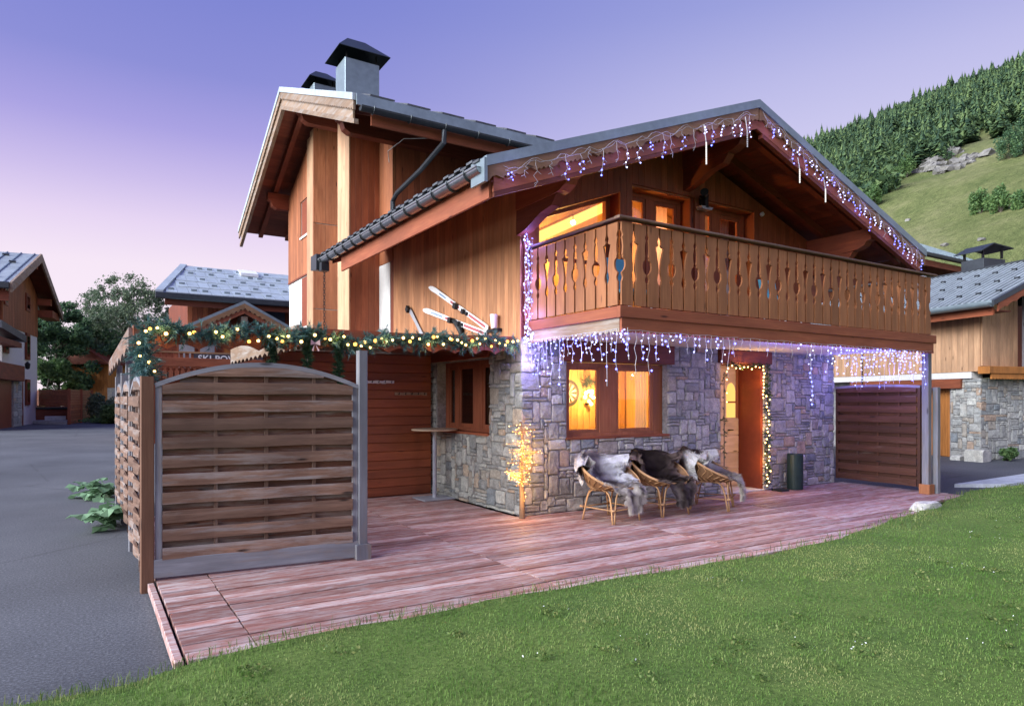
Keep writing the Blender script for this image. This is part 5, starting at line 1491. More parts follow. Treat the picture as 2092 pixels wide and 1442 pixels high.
# ---------------------------------------------------------------- leafy trees and shrubs
def leaf_cloud(N, centres, radii, size, seed, flat=.0):
    g = np.random.default_rng(seed)
    C = np.array(centres); Rd = np.array(radii)
    k = g.integers(0, len(C), N)
    d = g.normal(size=(N,3)); d /= np.linalg.norm(d,axis=1)[:,None]
    rr = Rd[k]*(g.random(N)**.42)[:,None] if Rd.ndim == 2 else (Rd[k]*(g.random(N)**.42))[:,None]
    p = C[k]+d*rr
    a = g.normal(size=(N,3)); a /= np.linalg.norm(a,axis=1)[:,None]
    b = np.cross(a, g.normal(size=(N,3))); b /= np.linalg.norm(b,axis=1)[:,None]+1e-9
    s = size*(.6+.8*g.random(N))[:,None]
    V = np.stack([p-a*s, p+b*s*.55, p+a*s, p-b*s*.55],1).reshape(-1,3)
    return V, np.arange(len(V)).reshape(-1,4)
def tree(name, lb, base, H, rx, rz, N, size, mat, seed, nclump=34, crown0=.30, trunk=.16, group='trees behind the asphalt yard', spread=.75):
    g = random.Random(seed)
    t_ = root(name, lb, 'tree', base, 0, group)
    bx_, by_, bz_ = base
    cz = bz_+H*(crown0+1)/2; hz = H*(1-crown0)/2
    m = MB()
    tip = (bx_+g.uniform(-.3,.3), by_+g.uniform(-.3,.3), bz_+H*.86)
    m.tube([(bx_,by_,bz_-.2),(bx_+.05,by_,bz_+H*.25),(bx_-.1,by_+.1,bz_+H*.5),tip], [trunk,trunk*.75,trunk*.5,trunk*.12], 8)
    C_, R_ = [], []
    for i in range(nclump):
        while True:
            u = [g.uniform(-1,1) for _ in range(3)]
            if sum(x*x for x in u) < 1: break
        sq = 1-.35*max(0,u[2])
        c = (bx_+u[0]*rx*sq, by_+u[1]*rx*sq, cz+u[2]*hz)
        r_ = g.uniform(.16,.34)*rx*spread
        C_.append(c); R_.append((r_*1.1,r_*1.1,r_*1.0))
        q = max(.15, min(.8, (c[2]-bz_)/H-.12)); o = (bx_*(1)+(tip[0]-bx_)*q, by_+(tip[1]-by_)*q, bz_+H*q)
        if i % 2 == 0: m.tube([o, ((o[0]+c[0])/2,(o[1]+c[1])/2,(o[2]+c[2])/2+.15), c], [trunk*.28,trunk*.16,trunk*.05], 5)
    m.build('trunk', M['bark_z'], t_)
    V, F = leaf_cloud(N, C_, R_, size, seed)
    if mat == 'leaf_airy':
        V2, F2 = leaf_cloud(int(N*.5), [(bx_,by_,cz),(bx_,by_,cz-hz*.3)], [(rx*.92,rx*.92,hz*1.0),(rx*1.05,rx*1.05,hz*.7)], size, seed+50)
        V, F = np.concatenate([V,V2]), np.concatenate([F, F2+len(V)])
    tris_obj('crown', V, F, M[mat], t_)
    return t_
def at(px_, D, z): return camp((px_-1046)/1390*D, D, z)
tree('broadleaf_tree', 'dense dark green tree beside the white walled chalet', at(118,54,-.1), 9.6, 3.0, 3, 24000, .13, 'leaf_dark', 1, 90, .16, .2)
tree('broadleaf_tree', 'dense dark green tree behind the small orange timber hut', at(190,58,-.1), 8.4, 2.9, 3, 17000, .13, 'leaf_dark', 2, 80, .36, .2)
tree('birch_tree', 'tall airy pale green tree with sky showing through its crown', at(258,60,-.1), 13.0, 4.0, 3, 15000, .105, 'leaf_airy', 3, 120, .30, .16, spread=.46)
tree('birch_tree', 'slender airy pale tree between the dark tree and the tall pale one', at(192,63,-.1), 12.1, 2.4, 3, 5200, .10, 'leaf_airy', 4, 60, .35, .12, spread=.5)
tree('birch_tree', 'airy pale tree standing close to the grey roofed chalet', at(352,64,-.1), 11.0, 3.0, 3, 8000, .105, 'leaf_airy', 5, 80, .2, .14, spread=.5)
tree('broadleaf_tree', 'light green bush growing low beside the white walled chalet', at(100,51,-.1), 5.2, 2.2, 2, 6000, .14, 'leaf_mid', 6, 26, .05, .12)
def shrub(name, lb, base, rx, ry, rz, N, size, mat, seed, group):
    g = random.Random(seed); s = root(name, lb, 'shrub', base, 0, group)
    C_, R_ = [], []
    m = MB()
    for i in range(14):
        a = g.uniform(0,6.28); d = g.random()**.5
        c = (base[0]+math.cos(a)*rx*d*.7, base[1]+math.sin(a)*ry*d*.7, base[2]+rz*g.uniform(.25,.85)*(1-.35*d))
        C_.append(c); R_.append((rx*.34,ry*.34,rz*.26)); m.tube([base,c], [.03,.01], 5)
    m.build('stem', M['bark_z'], s)
    V, F = leaf_cloud(N, C_, R_, size, seed); tris_obj('foliage', V, F, M[mat], s); return s
shrub('shrub', 'pale flowering bush on the green bank beside the board enclosure', at(222,50,-.1), 1.6, 1.4, 2.6, 5000, .11, 'leaf_airy', 11, 'shrubs on the bank')
shrub('shrub', 'bright green bush on the bank behind the far end of the side fence', at(240,47,-.1), 1.2, 1.0, 1.8, 5000, .10, 'leaf_mid', 12, 'shrubs on the bank')
tag(sheet('bank', [at(188,48,0), at(330,46,0), at(330,75,0), at(188,75,0)], .0, M['lawn_soil']), kind='structure')
V, F = leaf_cloud(5000, [at(x,47.5+d,.12) for x in range(190,300,8) for d in (0,3,7,12)], [(1.2,1.2,.15)]*56, .09, 13)
tag(tris_obj('bank_grass', V, F, M['leaf_mid']), 'rough green growth on the bank beyond the asphalt', 'grass', kind='stuff')

# clover and weeds dotted through the lawn
g = random.Random(8); cs = []
while len(cs) < 60:
    D = g.uniform(3.2,11); X = g.uniform(-.75,.78)*D; p = camp(X, D, 0)
    if p[1] < lawn_b(p[0])-.25: cs.append((p[0],p[1],lawn_z(p[0],p[1])+.022))
V, F = leaf_cloud(2600, cs, [(g.uniform(.04,.16),)*2+(.008,) for _ in cs], .011, 5)
tag(tris_obj('lawn_weeds', V, F, M['blade_tall']), 'small clover and weed patches dotted through the lawn', 'weeds', kind='stuff')
V, F = leaf_cloud(60, cs[::3], [(.25,.25,.006)]*len(cs[::3]), .006, 6)
tag(tris_obj('daisies', V, F, M['white_paint']), 'tiny white daisies scattered in the lawn', 'flowers', kind='stuff')
# ---------------------------------------------------------------- neighbouring houses
# chalet at the far end of the yard, white walls and timber gable
lc = root('neighbour_chalet', 'white walled chalet with timber gable beyond the asphalt yard', 'house', camp(-33.5,48,-.1), math.radians(-7.3), 'neighbouring chalets', local=True)
wv = box('plaster_wall', M['plaster'], lc, (-9,-9.6,0), (0,0,6.15))
def lz(y): return 11.05-.385*abs(y+4.8)
gb = MB().prism([(-9.6,6.16),(0,6.16),(0,lz(0)-.3),(-4.8,10.75),(-9.6,lz(-9.6)-.3)], 'x', -9, -.02).build('gable', M['redwood_z'], lc)
y = -9.6
while y < -.05:
    b = min(y+.4, 0)
    vboard(gb, 'board', M['larch_z'], 'x', y+.01, b-.01, 6.05, 6.05, lz(y)-.32, lz(b)-.32, -.018, .04); y = b
for (y0,y1,z0,z1) in [(-3.9,-2.5,7.5,8.65),(-3.9,-2.6,4.3,6.05),(-3.9,-2.6,1.3,3.0),(-9.4,-8.4,7.2,8.7),(-9.4,-8.3,4.4,5.9)]:
    w = box('window', M['red_leaf_door'], lc, (.042,y0,z0), (.09,y1,z1))
    box('pane', M['glass_dim'], w, (.0905,y0+.25,z0+.2), (.10,y1-.25,z1-.2)); box('shutter', M['redwood_z'], w, (.0905,y0+.02,z0+.02), (.115,y0+.24,z1-.02))
box('garage_door', M['red_leaf_door'], lc, (.01,-12.5,0), (.05,-7.6,2.8))
lp_ = box('stone_pier', M['mortar'], lc, (.01,-7.5,0), (.12,-5.2,3.6))
stones(lp_, 2.3, 3.6, lambda u, z: False, lambda u, z, o: (.12+o, -7.5+u, z), 51, M['stone'], .20, .16, 1.0, .05)
box('garage_lintel', M['redwood_y'], lc, (.0,-12.5,2.85), (.40,-5.0,3.7), .02) if False else box('garage_lintel', M['redwood_y'], lc, (.16,-12.5,2.8), (.45,-6.2,3.75), .02)
box('near_wall', M['plaster'], lc, (-9,-13,0), (-.0,-9.62,3.9))
MB().prism([(-13.4,5.9),(-7.6,5.55),(-7.6,5.15),(-13.4,5.5)], 'x', .0, .8).build('porch_canopy', M['slate'], lc)
box('canopy_beam', M['redwood_y'], lc, (.1,-13.4,4.75), (.7,-8.3,5.05))
box('side_door', M['red_leaf_door'], lc, (.045,-5.05,0), (.08,-4.6,2.9))
la = MB().lathe([(.02,0),(.12,.05),(.16,.35),(.03,.5)], (.35,-4.9,3.6), 8).build('lantern', M['iron'], lc)
rfl = MB().prism([(-12.7,lz(-12.7)-.15),(-4.8,10.9),(-4.8,11.05),(-12.7,lz(-12.7))], 'x', -12, 1.0).build('roof', M['metal_roof'], lc)
MB().prism([(-4.8,10.9),(2.9,lz(2.9)-.15),(2.9,lz(2.9)),(-4.8,11.05)], 'x', -12, 1.0).build('slope', M['metal_roof'], rfl)
for s0, s1 in [(-12.7,-4.8),(-4.8,2.9)]:
    MB().prism([(s0,lz(s0)-.22),(s1,lz(s1)-.22),(s1,lz(s1)-.152),(s0,lz(s0)-.152)], 'x', -.2, .95).build('soffit', M['redwood_x'], rfl)
    MB().prism([(s0,lz(s0)-.5),(s1,lz(s1)-.5),(s1,lz(s1)+.05),(s0,lz(s0)+.05)], 'x', 1.01, 1.12).build('barge_board', M['barge_y'], rfl)
for k in range(11):
    xx = .7-k*.72
    MB().prism([(-12.68,lz(-12.68)+.002),(-4.8,11.055),(-4.8,11.11),(-12.68,lz(-12.68)+.06)], 'x', xx, xx+.06).build('seam', M['zinc'], rfl)
for k in range(5):
    for q in range(4):
        yy = -11.6+q*1.9; xx = .25-k*1.44-(q%2)*.72
        MB().prism([(yy,lz(yy)+.004),(yy+.10,lz(yy+.1)+.004),(yy+.10,lz(yy)+.18),(yy,lz(yy)+.12)], 'x', xx-.3, xx+.05).build('snow_hook', M['zinc_dark'], rfl)
box('eave_gutter', M['zinc_dark'], rfl, (-12,-12.95,lz(-12.7)-.35), (1.0,-12.72,lz(-12.7)+.02), .05)
box('eave_fascia', M['redwood_x'], rfl, (-12,-12.4,lz(-12.7)-.95), (.9,-12.25,lz(-12.7)-.4))
for yy in (-.1,-4.8): box('purlin', M['beam_x'], rfl, (.06,yy-.2,lz(yy)-.95), (.85,yy+.25,lz(yy)-.5))
box('eave_beam', M['beam_y'], rfl, (.02,.05,lz(2.9)-.6), (.9,2.8,lz(2.9)-.1))

# board enclosure beside it, with a tub inside
en = root('board_enclosure', 'brown board enclosure on a low plinth beside the white walled chalet', 'enclosure', at(70,46,-.1), 0)
def seg_boards(pa, pb, z0, z1, n, mat, t_=.05):
    pa, pb = Vector(pa), Vector(pb); d = (pb-pa).normalized(); nn = Vector((-d.y,d.x,0))*t_
    for k in range(n):
        a, b = z0+(z1-z0)*k/n+.008, z0+(z1-z0)*(k+1)/n-.008
        q = [pa, pb, pb+nn, pa+nn]
        MB().add([(p.x,p.y,a) for p in q]+[(p.x,p.y,b) for p in q], [(3,2,1,0),(4,5,6,7),(0,1,5,4),(1,2,6,5),(2,3,7,6),(3,0,4,7)]).build('board', mat, en)
e0, e1, e2, e3 = Vector(at(68,48.5,0)), Vector(at(141,45.5,0)), Vector(at(187,52,0)), Vector(at(72,49.5,0))
seg_boards(e0, e1, 1.15, 2.25, 6, M['larch_x'])
seg_boards(e1, e2, -.08, 2.25, 13, M['larch_x'])
seg_boards(e3, e2, -.08, 2.2, 12, M['redwood_x'])
for p in (e0, e1, e2, (e1+e2)/2):
    box('post', M['beam_z'], en, (p.x-.09,p.y-.13,-.1), (p.x+.09,p.y-.06,2.3))
seg = MB().add([(p.x,p.y,z) for z in (-.1,.12) for p in (e0-CF*1.2,e1-CF*.3,e2,e3)], [(3,2,1,0),(4,5,6,7),(0,1,5,4),(1,2,6,5),(2,3,7,6),(3,0,4,7)]).build('plinth', M['concrete'], en)
tb_ = root('hot_tub', 'wood clad hot tub with pale step inside the board enclosure', 'hot tub', at(110,47.3,.12), 0)
c_ = at(108,48.6,0)
MB().box((c_[0]-1.1,c_[1]-.6,.13),(c_[0]+1.2,c_[1]+1.2,.85),.03).build('cladding', M['redwood_x'], tb_)
MB().box((c_[0]-1.15,c_[1]-.65,.86),(c_[0]+1.25,c_[1]+1.25,1.02),.04).build('cover', M['black_metal'], tb_)
s_ = at(113,46.9,0); MB().box((s_[0]-.6,s_[1]-.15,.13),(s_[0]+.6,s_[1]+.3,.42),.02).build('step', M['concrete'], tb_)
# orange hut behind the trees
hb = at(180,55,-.1)
ht = root('timber_hut', 'small orange timber hut half hidden by the dark trees', 'hut', hb, -TH, local=True)
hw_ = box('wall', M['orange_z'], ht, (-1.7,0,0), (1.6,3,4.6))
for k in range(11): box('board', M['orange_z'], hw_, (-1.7+k*.3+.01,-.03,0), (-1.4+k*.3-.01,-.002,4.6))
MB().prism([(-2.2,4.5),(2.1,4.5),(-.05,5.9)][::-1], 'y', -.5, 3.3).build('roof', M['redwood_x'], ht)
box('stone_pier', M['boulder_stone'], ht, (1.62,-.1,0), (2.0,.6,2.6)); box('stone_pier', M['boulder_stone'], ht, (-2.3,-.1,0), (-1.9,.6,2.2))

# chalet seen over the woven fence
mc = root('neighbour_chalet', 'grey metal roofed chalet with small carved gable seen over the woven fence', 'house', (1,24,-.1), 0, 'neighbouring chalets')
mw = box('wall', M['redwood_z'], mc, (-1.35,23.6,-.1), (9,31,6.2))
for k in range(40): box('board', M['redwood_z'] if k % 3 else M['beam_z'], mw, (-1.35+k*.2,23.56,3.6), (-1.35+k*.2+.19,23.598,5.9))
def mz(y): return 5.80+(y-22.3)*.415
def mleft(y): return -2.6+(y-22.3)*.30
rm = MB().add([(mleft(22.3),22.3,mz(22.3)-.12),(10,22.3,mz(22.3)-.12),(10,27,mz(27)-.12),(mleft(27),27,mz(27)-.12),(mleft(22.3),22.3,mz(22.3)),(10,22.3,mz(22.3)),(10,27,mz(27)),(mleft(27),27,mz(27))], [(3,2,1,0),(4,5,6,7),(0,1,5,4),(1,2,6,5),(2,3,7,6),(3,0,4,7)]).build('roof', M['zinc_pale'], mc)
MB().add([(mleft(27),27,mz(27)-.01),(10,27,mz(27)-.01),(10,32,mz(22.3)),(.4,32,mz(22.3))], [(0,1,2,3)]).build('slope', M['zinc_pale'], rm)
rows = 5
tm = {}
for r_ in range(rows):
    y0 = 22.3+4.7*r_/rows; y1 = y0+4.7/rows
    x = mleft(y1)+.06+(.21 if r_ % 2 else 0); 
    while x < 5.2:
        key = 0
        if key not in tm:
            h = (mz(y1)-mz(y0)); me = bpy.data.meshes.new('roof_sheet'); w_ = .405; L_ = y1-y0
            me.from_pydata([(0,0,.012),(w_,0,.012),(w_,L_,h+.012),(0,L_,h+.012),(0,0,.05),(w_,0,.05),(w_,L_,h+.022),(0,L_,h+.022)], [], [(3,2,1,0),(4,5,6,7),(0,1,5,4),(1,2,6,5),(2,3,7,6),(3,0,4,7)])
            me.materials.append(M['zinc_pale']); me.update(); tm[key] = me
        place('roof_sheet', tm[0], (x,y0,mz(y0)+R.uniform(0,.015)), rm)
        if (int(x*3)+r_) % 2 == 0: MB().box((x+.1,y0+.35,mz(y0+.35)+.03),(x+.32,y0+.40,mz(y0+.35)+.13)).build('snow_hook', M['zinc'], rm)
        x += .42
    
MB().add([(mleft(22.3)-.05,22.25,mz(22.3)-.15),(mleft(22.3)+.22,22.25,mz(22.3)-.15),(mleft(27)+.22,27,mz(27)-.15),(mleft(27)-.05,27,mz(27)-.15),(mleft(22.3)-.05,22.25,mz(22.3)+.09),(mleft(22.3)+.22,22.25,mz(22.3)+.09),(mleft(27)+.22,27,mz(27)+.09),(mleft(27)-.05,27,mz(27)+.09)], [(3,2,1,0),(4,5,6,7),(0,1,5,4),(1,2,6,5),(2,3,7,6),(3,0,4,7)]).build('verge_flashing', M['zinc_pale'], rm)
box('eave_gutter', M['zinc_dark'], rm, (-2.65,22.12,mz(22.3)-.24), (3.2,22.28,mz(22.3)+.0), .03)
box('eave_fascia', M['redwood_x'], rm, (-2.3,22.4,mz(22.3)-.46), (10,22.46,mz(22.3)-.13))
for (x0,y0) in [(1.2,25.9),(3.0,23.6)]:
    MB().prism([(y0,mz(y0)+.06),(y0+.75,mz(y0+.75)+.06),(y0+.75,mz(y0+.75)+.16),(y0,mz(y0)+.20)], 'x', x0, x0+.78).build('skylight', M['white_paint'], rm)
# small carved gable over the balcony
def gz(x): return 5.42-.52*abs(x-.33)
for s0, s1 in [(-2.1,.33),(.33,2.9)]:
    MB().prism([(s0,gz(s0)-.07),(s1,gz(s1)-.07),(s1,gz(s1)+.05),(s0,gz(s0)+.05)][::-1], 'y', 20.5, 23.6).build('gable_roof', M['zinc'], mc)
    n = 14; lo = []
    for i in range(n*4+1):
        t_ = s0+(s1-s0)*i/(n*4); lo.append((t_, gz(t_)-.30+(.05 if i % 4 < 2 else 0)))
    MB().prism((lo+[(s1,gz(s1)-.072),(s0,gz(s0)-.072)])[::-1], 'y', 20.46, 20.50).build('barge_board', M['barge_x'], mc)
    MB().prism([(s0,gz(s0)-.46),(s1,gz(s1)-.46),(s1,gz(s1)-.28),(s0,gz(s0)-.28)][::-1], 'y', 20.51, 20.55).build('barge_board', M['beam_x'], mc)
MB().prism([(-1.2,3.9),(1.9,3.9),(1.9,gz(1.9)-.3),(.33,5.1),(-1.2,gz(-1.2)-.3)][::-1], 'y', 21.4, 21.5).build('gable_wall', M['redwood_z'], mc)
box('gable_purlin', M['barge_y'], mc, (.22,20.55,4.55), (.46,21.4,4.85))
box('dormer_wall', M['shade_cloth'], mc, (1.75,23.45,4.8), (2.6,23.559,5.5))
bw = box('balcony_wall', M['redwood_z'], mc, (-3.2,21.5,-.1), (3.5,21.6,3.9))
for (x0,x1,mt) in [(-1.9,-1.35,'galv'),(-1.15,-.62,'galv'),(-.25,.12,'orange_z'),(.3,.75,'shade_cloth'),(.9,1.3,'shade_cloth')]:
    w = box('window', M['beam_z'], mc, (x0-.06,21.46,2.75), (x1+.06,21.499,3.86)); box('pane', M[mt], w, (x0,21.44,2.8), (x1,21.459,3.8))
tag(box('towel', M['pink_cloth'], None, (.98,20.62,3.2), (1.16,20.66,3.62)), 'pink cloth hanging over the far chalet balcony rail', 'cloth')
bb_ = box('balcony', M['redwood_x'], mc, (-3.2,20.45,2.6), (3.5,21.49,2.75))
box('handrail', M['barge_x'], bb_, (-3.2,20.50,3.33), (3.5,20.60,3.39))
box('lower_beam', M['beam_x'], bb_, (-3.2,20.10,2.80), (3.5,20.20,3.13), .01)
for k in range(34): box('baluster', M['beam_z'], bb_, (-3.2+k*.2+.02,20.56,2.76), (-3.2+k*.2+.15,20.60,3.33))
for k in range(34): MB().prism([(-3.2+k*.2+.02,2.35),(-3.2+k*.2+.17,2.35),(-3.2+k*.2+.17,2.62),(-3.2+k*.2+.12,2.70),(-3.2+k*.2+.17,2.79),(-3.2+k*.2+.02,2.79),(-3.2+k*.2+.07,2.70),(-3.2+k*.2+.02,2.62)][::-1], 'y', 20.14, 20.17).build('baluster', M['beam_z'], bb_)
bnr = root('banner', 'dark banner with white lettering on the far chalet balcony', 'banner', (-.3,20.4,3.1))
box('cloth', M['banner'], bnr, (-1.50,20.43,2.95), (1.05,20.44,3.315))
cu = bpy.data.curves.new('lettering', 'FONT'); cu.body = 'SKI POWER'; cu.size = .34; cu.extrude = .002; cu.offset = .006; cu.space_character = 1.06
cu.materials.append(M['white_paint'])
tmp = bpy.data.objects.new('lettering_curve', cu); COL.objects.link(tmp); bpy.context.view_layer.update()
me_ = bpy.data.meshes.new_from_object(tmp.evaluated_get(bpy.context.evaluated_depsgraph_get())); bpy.data.objects.remove(tmp)
to = bpy.data.objects.new('lettering', me_); COL.objects.link(to); to.parent = bnr
to.location = Vector((-1.36,20.425,3.03))-WL[bnr]; to.rotation_euler = (math.pi/2,0,0)

# chalet on the right: stone base, timber storey, ribbed metal roof
rc = root('neighbour_chalet', 'stone based chalet with pale boards and ribbed metal roof beside the hill', 'house', camp(13.015,18.9,-.1), math.radians(-14.4), 'neighbouring chalets', local=True)
bs = box('stone_base', M['mortar'], rc, (.03,.03,0), (9,.95,2.28))
box('base_core', M['mortar'], rc, (.5,.96,0), (9,9,2.28))
stones(bs, .92, 2.26, lambda u, z: False, lambda u, z, o: (.03-o, u, z), 61, M['stone_lit'], .07, .056, 1.0, .035)
stones(bs, 3.2, 2.26, lambda u, z: False, lambda u, z, o: (u, .03-o, z), 62, M['stone'], .075, .06, 1.1, .035)
gd = box('garage_door', M['orange_z'], rc, (.20,.96,0), (.24,4.2,1.98))
for k in range(36): box('board', M['orange_z'], gd, (.175,.97+k*.09,.02), (.199,.97+k*.09+.082,1.97), .004)
box('lintel', M['beam_y'], rc, (-.06,.55,2.0), (.22,4.6,2.27), .01)
box('plaster_band', M['plaster'], rc, (-.02,.25,2.285), (.4,7,2.46))
uwl = box('timber_wall', M['redwood_z'], rc, (.03,.03,2.47), (6,8,4.35))
y = .02
while y < 7.0: 
    box('board', M['pinewall_z'], uwl, (.0,y+.003,2.47), (.028,y+.168,4.28), .003); y += .172
x = .03
while x < 1.3:
    box('board', M['pinewall_z'], uwl, (x+.003,-.03,2.62), (x+.165,.028,4.5), .003); x += .17
fb_ = box('front_beam', M['orange_z'], rc, (-.10,-.34,2.40), (5,.0,2.60), .01)
scallop_board('fascia', M['orange_z'], fb_, 'y', .02, 5, -.30, -.26, 2.40, 2.25, .11, .02, 'tooth')
box('corner_post', M['grey_old_z'], rc, (1.30,-.42,2.60), (1.52,-.20,4.9), .01)
def rz_(x): return 4.28+.45*(x+.7)
rr_ = MB().prism([(-.7,rz_(-.7)-.05),(2.7,rz_(2.7)-.05),(2.7,rz_(2.7)),(-.7,rz_(-.7))][::-1], 'y', -.9, 8.2).build('roof', M['metal_roof_dark'], rc)
MB().prism([(2.7,rz_(2.7)-.05),(6.1,rz_(-.7)-.05),(6.1,rz_(-.7)),(2.7,rz_(2.7))][::-1], 'y', -.9, 8.2).build('slope', M['metal_roof_dark'], rr_)
k = 0
while k < 48:
    yy = -.82+k*.19
    MB().prism([(-.72,rz_(-.72)+.001),(2.7,rz_(2.7)+.001),(2.7,rz_(2.7)+.045),(-.72,rz_(-.72)+.045)][::-1], 'y', yy, yy+.07).build('roof_rib', M['metal_roof'], rr_)
    if k % 3 == 1:
        for q, xx in enumerate((-.1,.85,1.8)):
            MB().box((xx,yy+.0+q*.19,rz_(xx)+.03),(xx+.06,yy+.13+q*.19,rz_(xx)+.10)).build('snow_hook', M['zinc_dark'], rr_)
    k += 1
box('ridge_cap', M['zinc_dark'], rr_, (2.62,-.92,rz_(2.7)+.0), (2.78,8.2,rz_(2.7)+.06))
half_gutter(-.80, -.9, 8.2, rz_(-.7)-.06, .10).build('gutter', M['zinc'], rr_)
box('gutter_apron', M['zinc'], rr_, (-.73,-.9,rz_(-.7)-.16), (-.705,8.2,rz_(-.7)+.02))
box('eave_fascia', M['beam_y'], rr_, (-.60,-.8,rz_(-.7)-.36), (-.54,8.2,rz_(-.7)-.14))
MB().prism([(-.78,rz_(-.78)-.10),(2.7,rz_(2.7)-.10),(2.7,rz_(2.7)+.04),(-.78,rz_(-.78)+.04)][::-1], 'y', -.97, -.905).build('verge_flashing', M['zinc_dark'], rr_)
scallop_board('barge_board', M['beam_x'], rr_, 'y', -.6, 2.7, -.95, -.91, -.10, -.33, .34, .05, 'round', rz_)
box('soffit', M['redwood_x'], rr_, (-.55,-.85,4.02), (-.0,7.5,4.05))
rch = MB().box((3.5,2.6,4.5),(4.5,3.4,6.36),.02).build('chimney', M['zinc_dark'], rr_)
MB().prism([(3.3,6.58),(3.85,6.86),(4.75,6.74),(4.75,6.71),(3.85,6.82),(3.3,6.55)], 'y', 2.5, 3.5).build('chimney_cap', M['black_metal'], rch)
for xx in (3.55,4.4):
    for yy in (2.65,3.3): MB().box((xx,yy,6.4),(xx+.06,yy+.06,6.72)).build('cap_post', M['iron'], rch)
boulder('boulder', tuple(Vector(camp(12.75,18.6,.03))), (.36,.30,.24), 'boulder_stone', 'large pale boulder at the foot of the stone chalet corner', 5)
boulder('boulder', tuple(Vector(camp(12.45,19.0,-.05))), (.22,.16,.10), 'boulder_stone', 'small pale stone lying before the orange garage door', 6)
shrub('weed_tuft', 'green weeds growing at the foot of the stone chalet wall', tuple(camp(13.65,18.7,-.1)), .42, .2, .42, 900, .05, 'leaf_mid', 15, 'weeds by the stone chalet')
# house higher up behind it
hx, hy, _ = camp(18.6,34)
bh = root('neighbour_chalet', 'dark chalet roof showing between the carved balcony and the hill', 'house', (hx,hy,-.2), 0, 'neighbouring chalets')
box('wall', M['redwood_x'], bh, (hx-6,hy+1.2,-.2), (hx+12,hy+9,9.3))
def hz(y): return 9.35+.52*(y-hy)
hr = MB().prism([(hy,hz(hy)-.1),(hy+4.5,hz(hy+4.5)-.1),(hy+4.5,hz(hy+4.5)),(hy,hz(hy))], 'x', hx-6, hx+13).build('roof', M['metal_roof_dark'], bh)
MB().prism([(hy+4.5,hz(hy+4.5)-.1),(hy+9,hz(hy)-.1),(hy+9,hz(hy)),(hy+4.5,hz(hy+4.5))], 'x', hx-6, hx+13).build('slope', M['metal_roof_dark'], hr)
for k in range(40):
    xx = hx-5.9+k*.46
    MB().prism([(hy-.03,hz(hy)+.002),(hy+4.5,hz(hy+4.5)+.002),(hy+4.5,hz(hy+4.5)+.05),(hy-.03,hz(hy)+.09)], 'x', xx, xx+.16).build('roof_rib', M['metal_roof_dark'], hr)
box('gutter', M['zinc_dark'], hr, (hx-6,hy-.28,hz(hy)-.22), (hx+13,hy-.04,hz(hy)-.01), .04)
box('eave_fascia', M['beam_x'], hr, (hx-6,hy+.1,hz(hy)-.62), (hx+13,hy+.2,hz(hy)-.3))
MB().prism([(hy+1.6,hz(hy+1.6)+.05),(hy+2.6,hz(hy+2.6)+.05),(hy+2.6,hz(hy+2.6)+.2),(hy+1.6,hz(hy+1.6)+.25)], 'x', hx+2.6, hx+4.3).build('skylight', M['zinc_dark'], hr)

# ---------------------------------------------------------------- hillside
def ss(a, b, x): t_ = min(1,max(0,(x-a)/(b-a))); return t_*t_*(3-2*t_)
def hill(X, D):
    base = .349*X + .29*(D-100)
    h = base*ss(-40,70,X)
    if D > 430: h -= (D-430)*.5
    h += 3.0*math.sin(X*.035+1)*math.sin(D*.028)*ss(120,220,D) + 1.0*math.sin(X*.11+D*.07)*ss(80,160,D)
    return max(h, -.5)*ss(44,110,D) - .22*(1-ss(44,110,D))
vs, fs = [], []; nx, nd = 90, 80
for i in range(nx+1):
    for j in range(nd+1):
        X = -120+680*i/nx; D = 44+ (520-44)*(j/nd)**1.3
        vs.append(camp(X, D, hill(X, D)))
for i in range(nx):
    for j in range(nd): fs.append((i*(nd+1)+j, (i+1)*(nd+1)+j, (i+1)*(nd+1)+j+1, i*(nd+1)+j+1))
tag(MB().add(vs, fs).build('hillside', M['meadow'], smooth=True), kind='structure')
def hp(X, D, dz=0): return camp(X, D, hill(X,D)+dz)
# forest edge: fraction of view, forest above a rising line
def forest_edge(px_):   # image-plane ratio z/D at the lower forest border for each bearing
    pts = [(1100,.13),(1300,.16),(1500,.20),(1700,.26),(1775,.285),(1830,.32),(1900,.345),(1980,.375),(2092,.40),(2400,.46)]
    for (a,b),(c,d) in zip(pts,pts[1:]):
        if a <= px_ <= c: return b+(d-b)*(px_-a)/(c-a)
    return .13 if px_ < 1500 else .46
g = random.Random(99)
VV, FF = [], []; nV = 0
gn = np.random.default_rng(12)
def conifer(p, H, r, seed_rng, n=46):
    # layered whorl of drooping blades round a thin cone
    k = np.arange(n); q = (k+.5)/n
    z = H*(.06+.84*q); rad = r*(1-q**1.5)**.9*(.6+.55*seed_rng.random(n))
    a = k*2.399+seed_rng.random(n)*.8
    w = rad*.30+.10
    cx_, sx_ = np.cos(a), np.sin(a)
    top = np.stack([p[0]+0*a, p[1]+0*a, p[2]+z+H*.10],1)
    e1_ = np.stack([p[0]+cx_*rad-sx_*w, p[1]+sx_*rad+cx_*w, p[2]+z-H*.06],1)
    e2_ = np.stack([p[0]+cx_*rad+sx_*w, p[1]+sx_*rad-cx_*w, p[2]+z-H*.06],1)
    return np.stack([top,e1_,e2_],1).reshape(-1,3)
def broad(p, H, r, rng_, n=60):
    d = rng_.normal(size=(n,3)); d /= np.linalg.norm(d,axis=1)[:,None]
    c = np.array(p)+np.array([0,0,H*.55])+d*np.array([r,r,H*.45])*(rng_.random((n,1))**.3)
    a = rng_.normal(size=(n,3))*r*.17; b = rng_.normal(size=(n,3))*r*.17
    return np.stack([c-a,c+a,c+b*1.2],1).reshape(-1,3)
cnt = 0
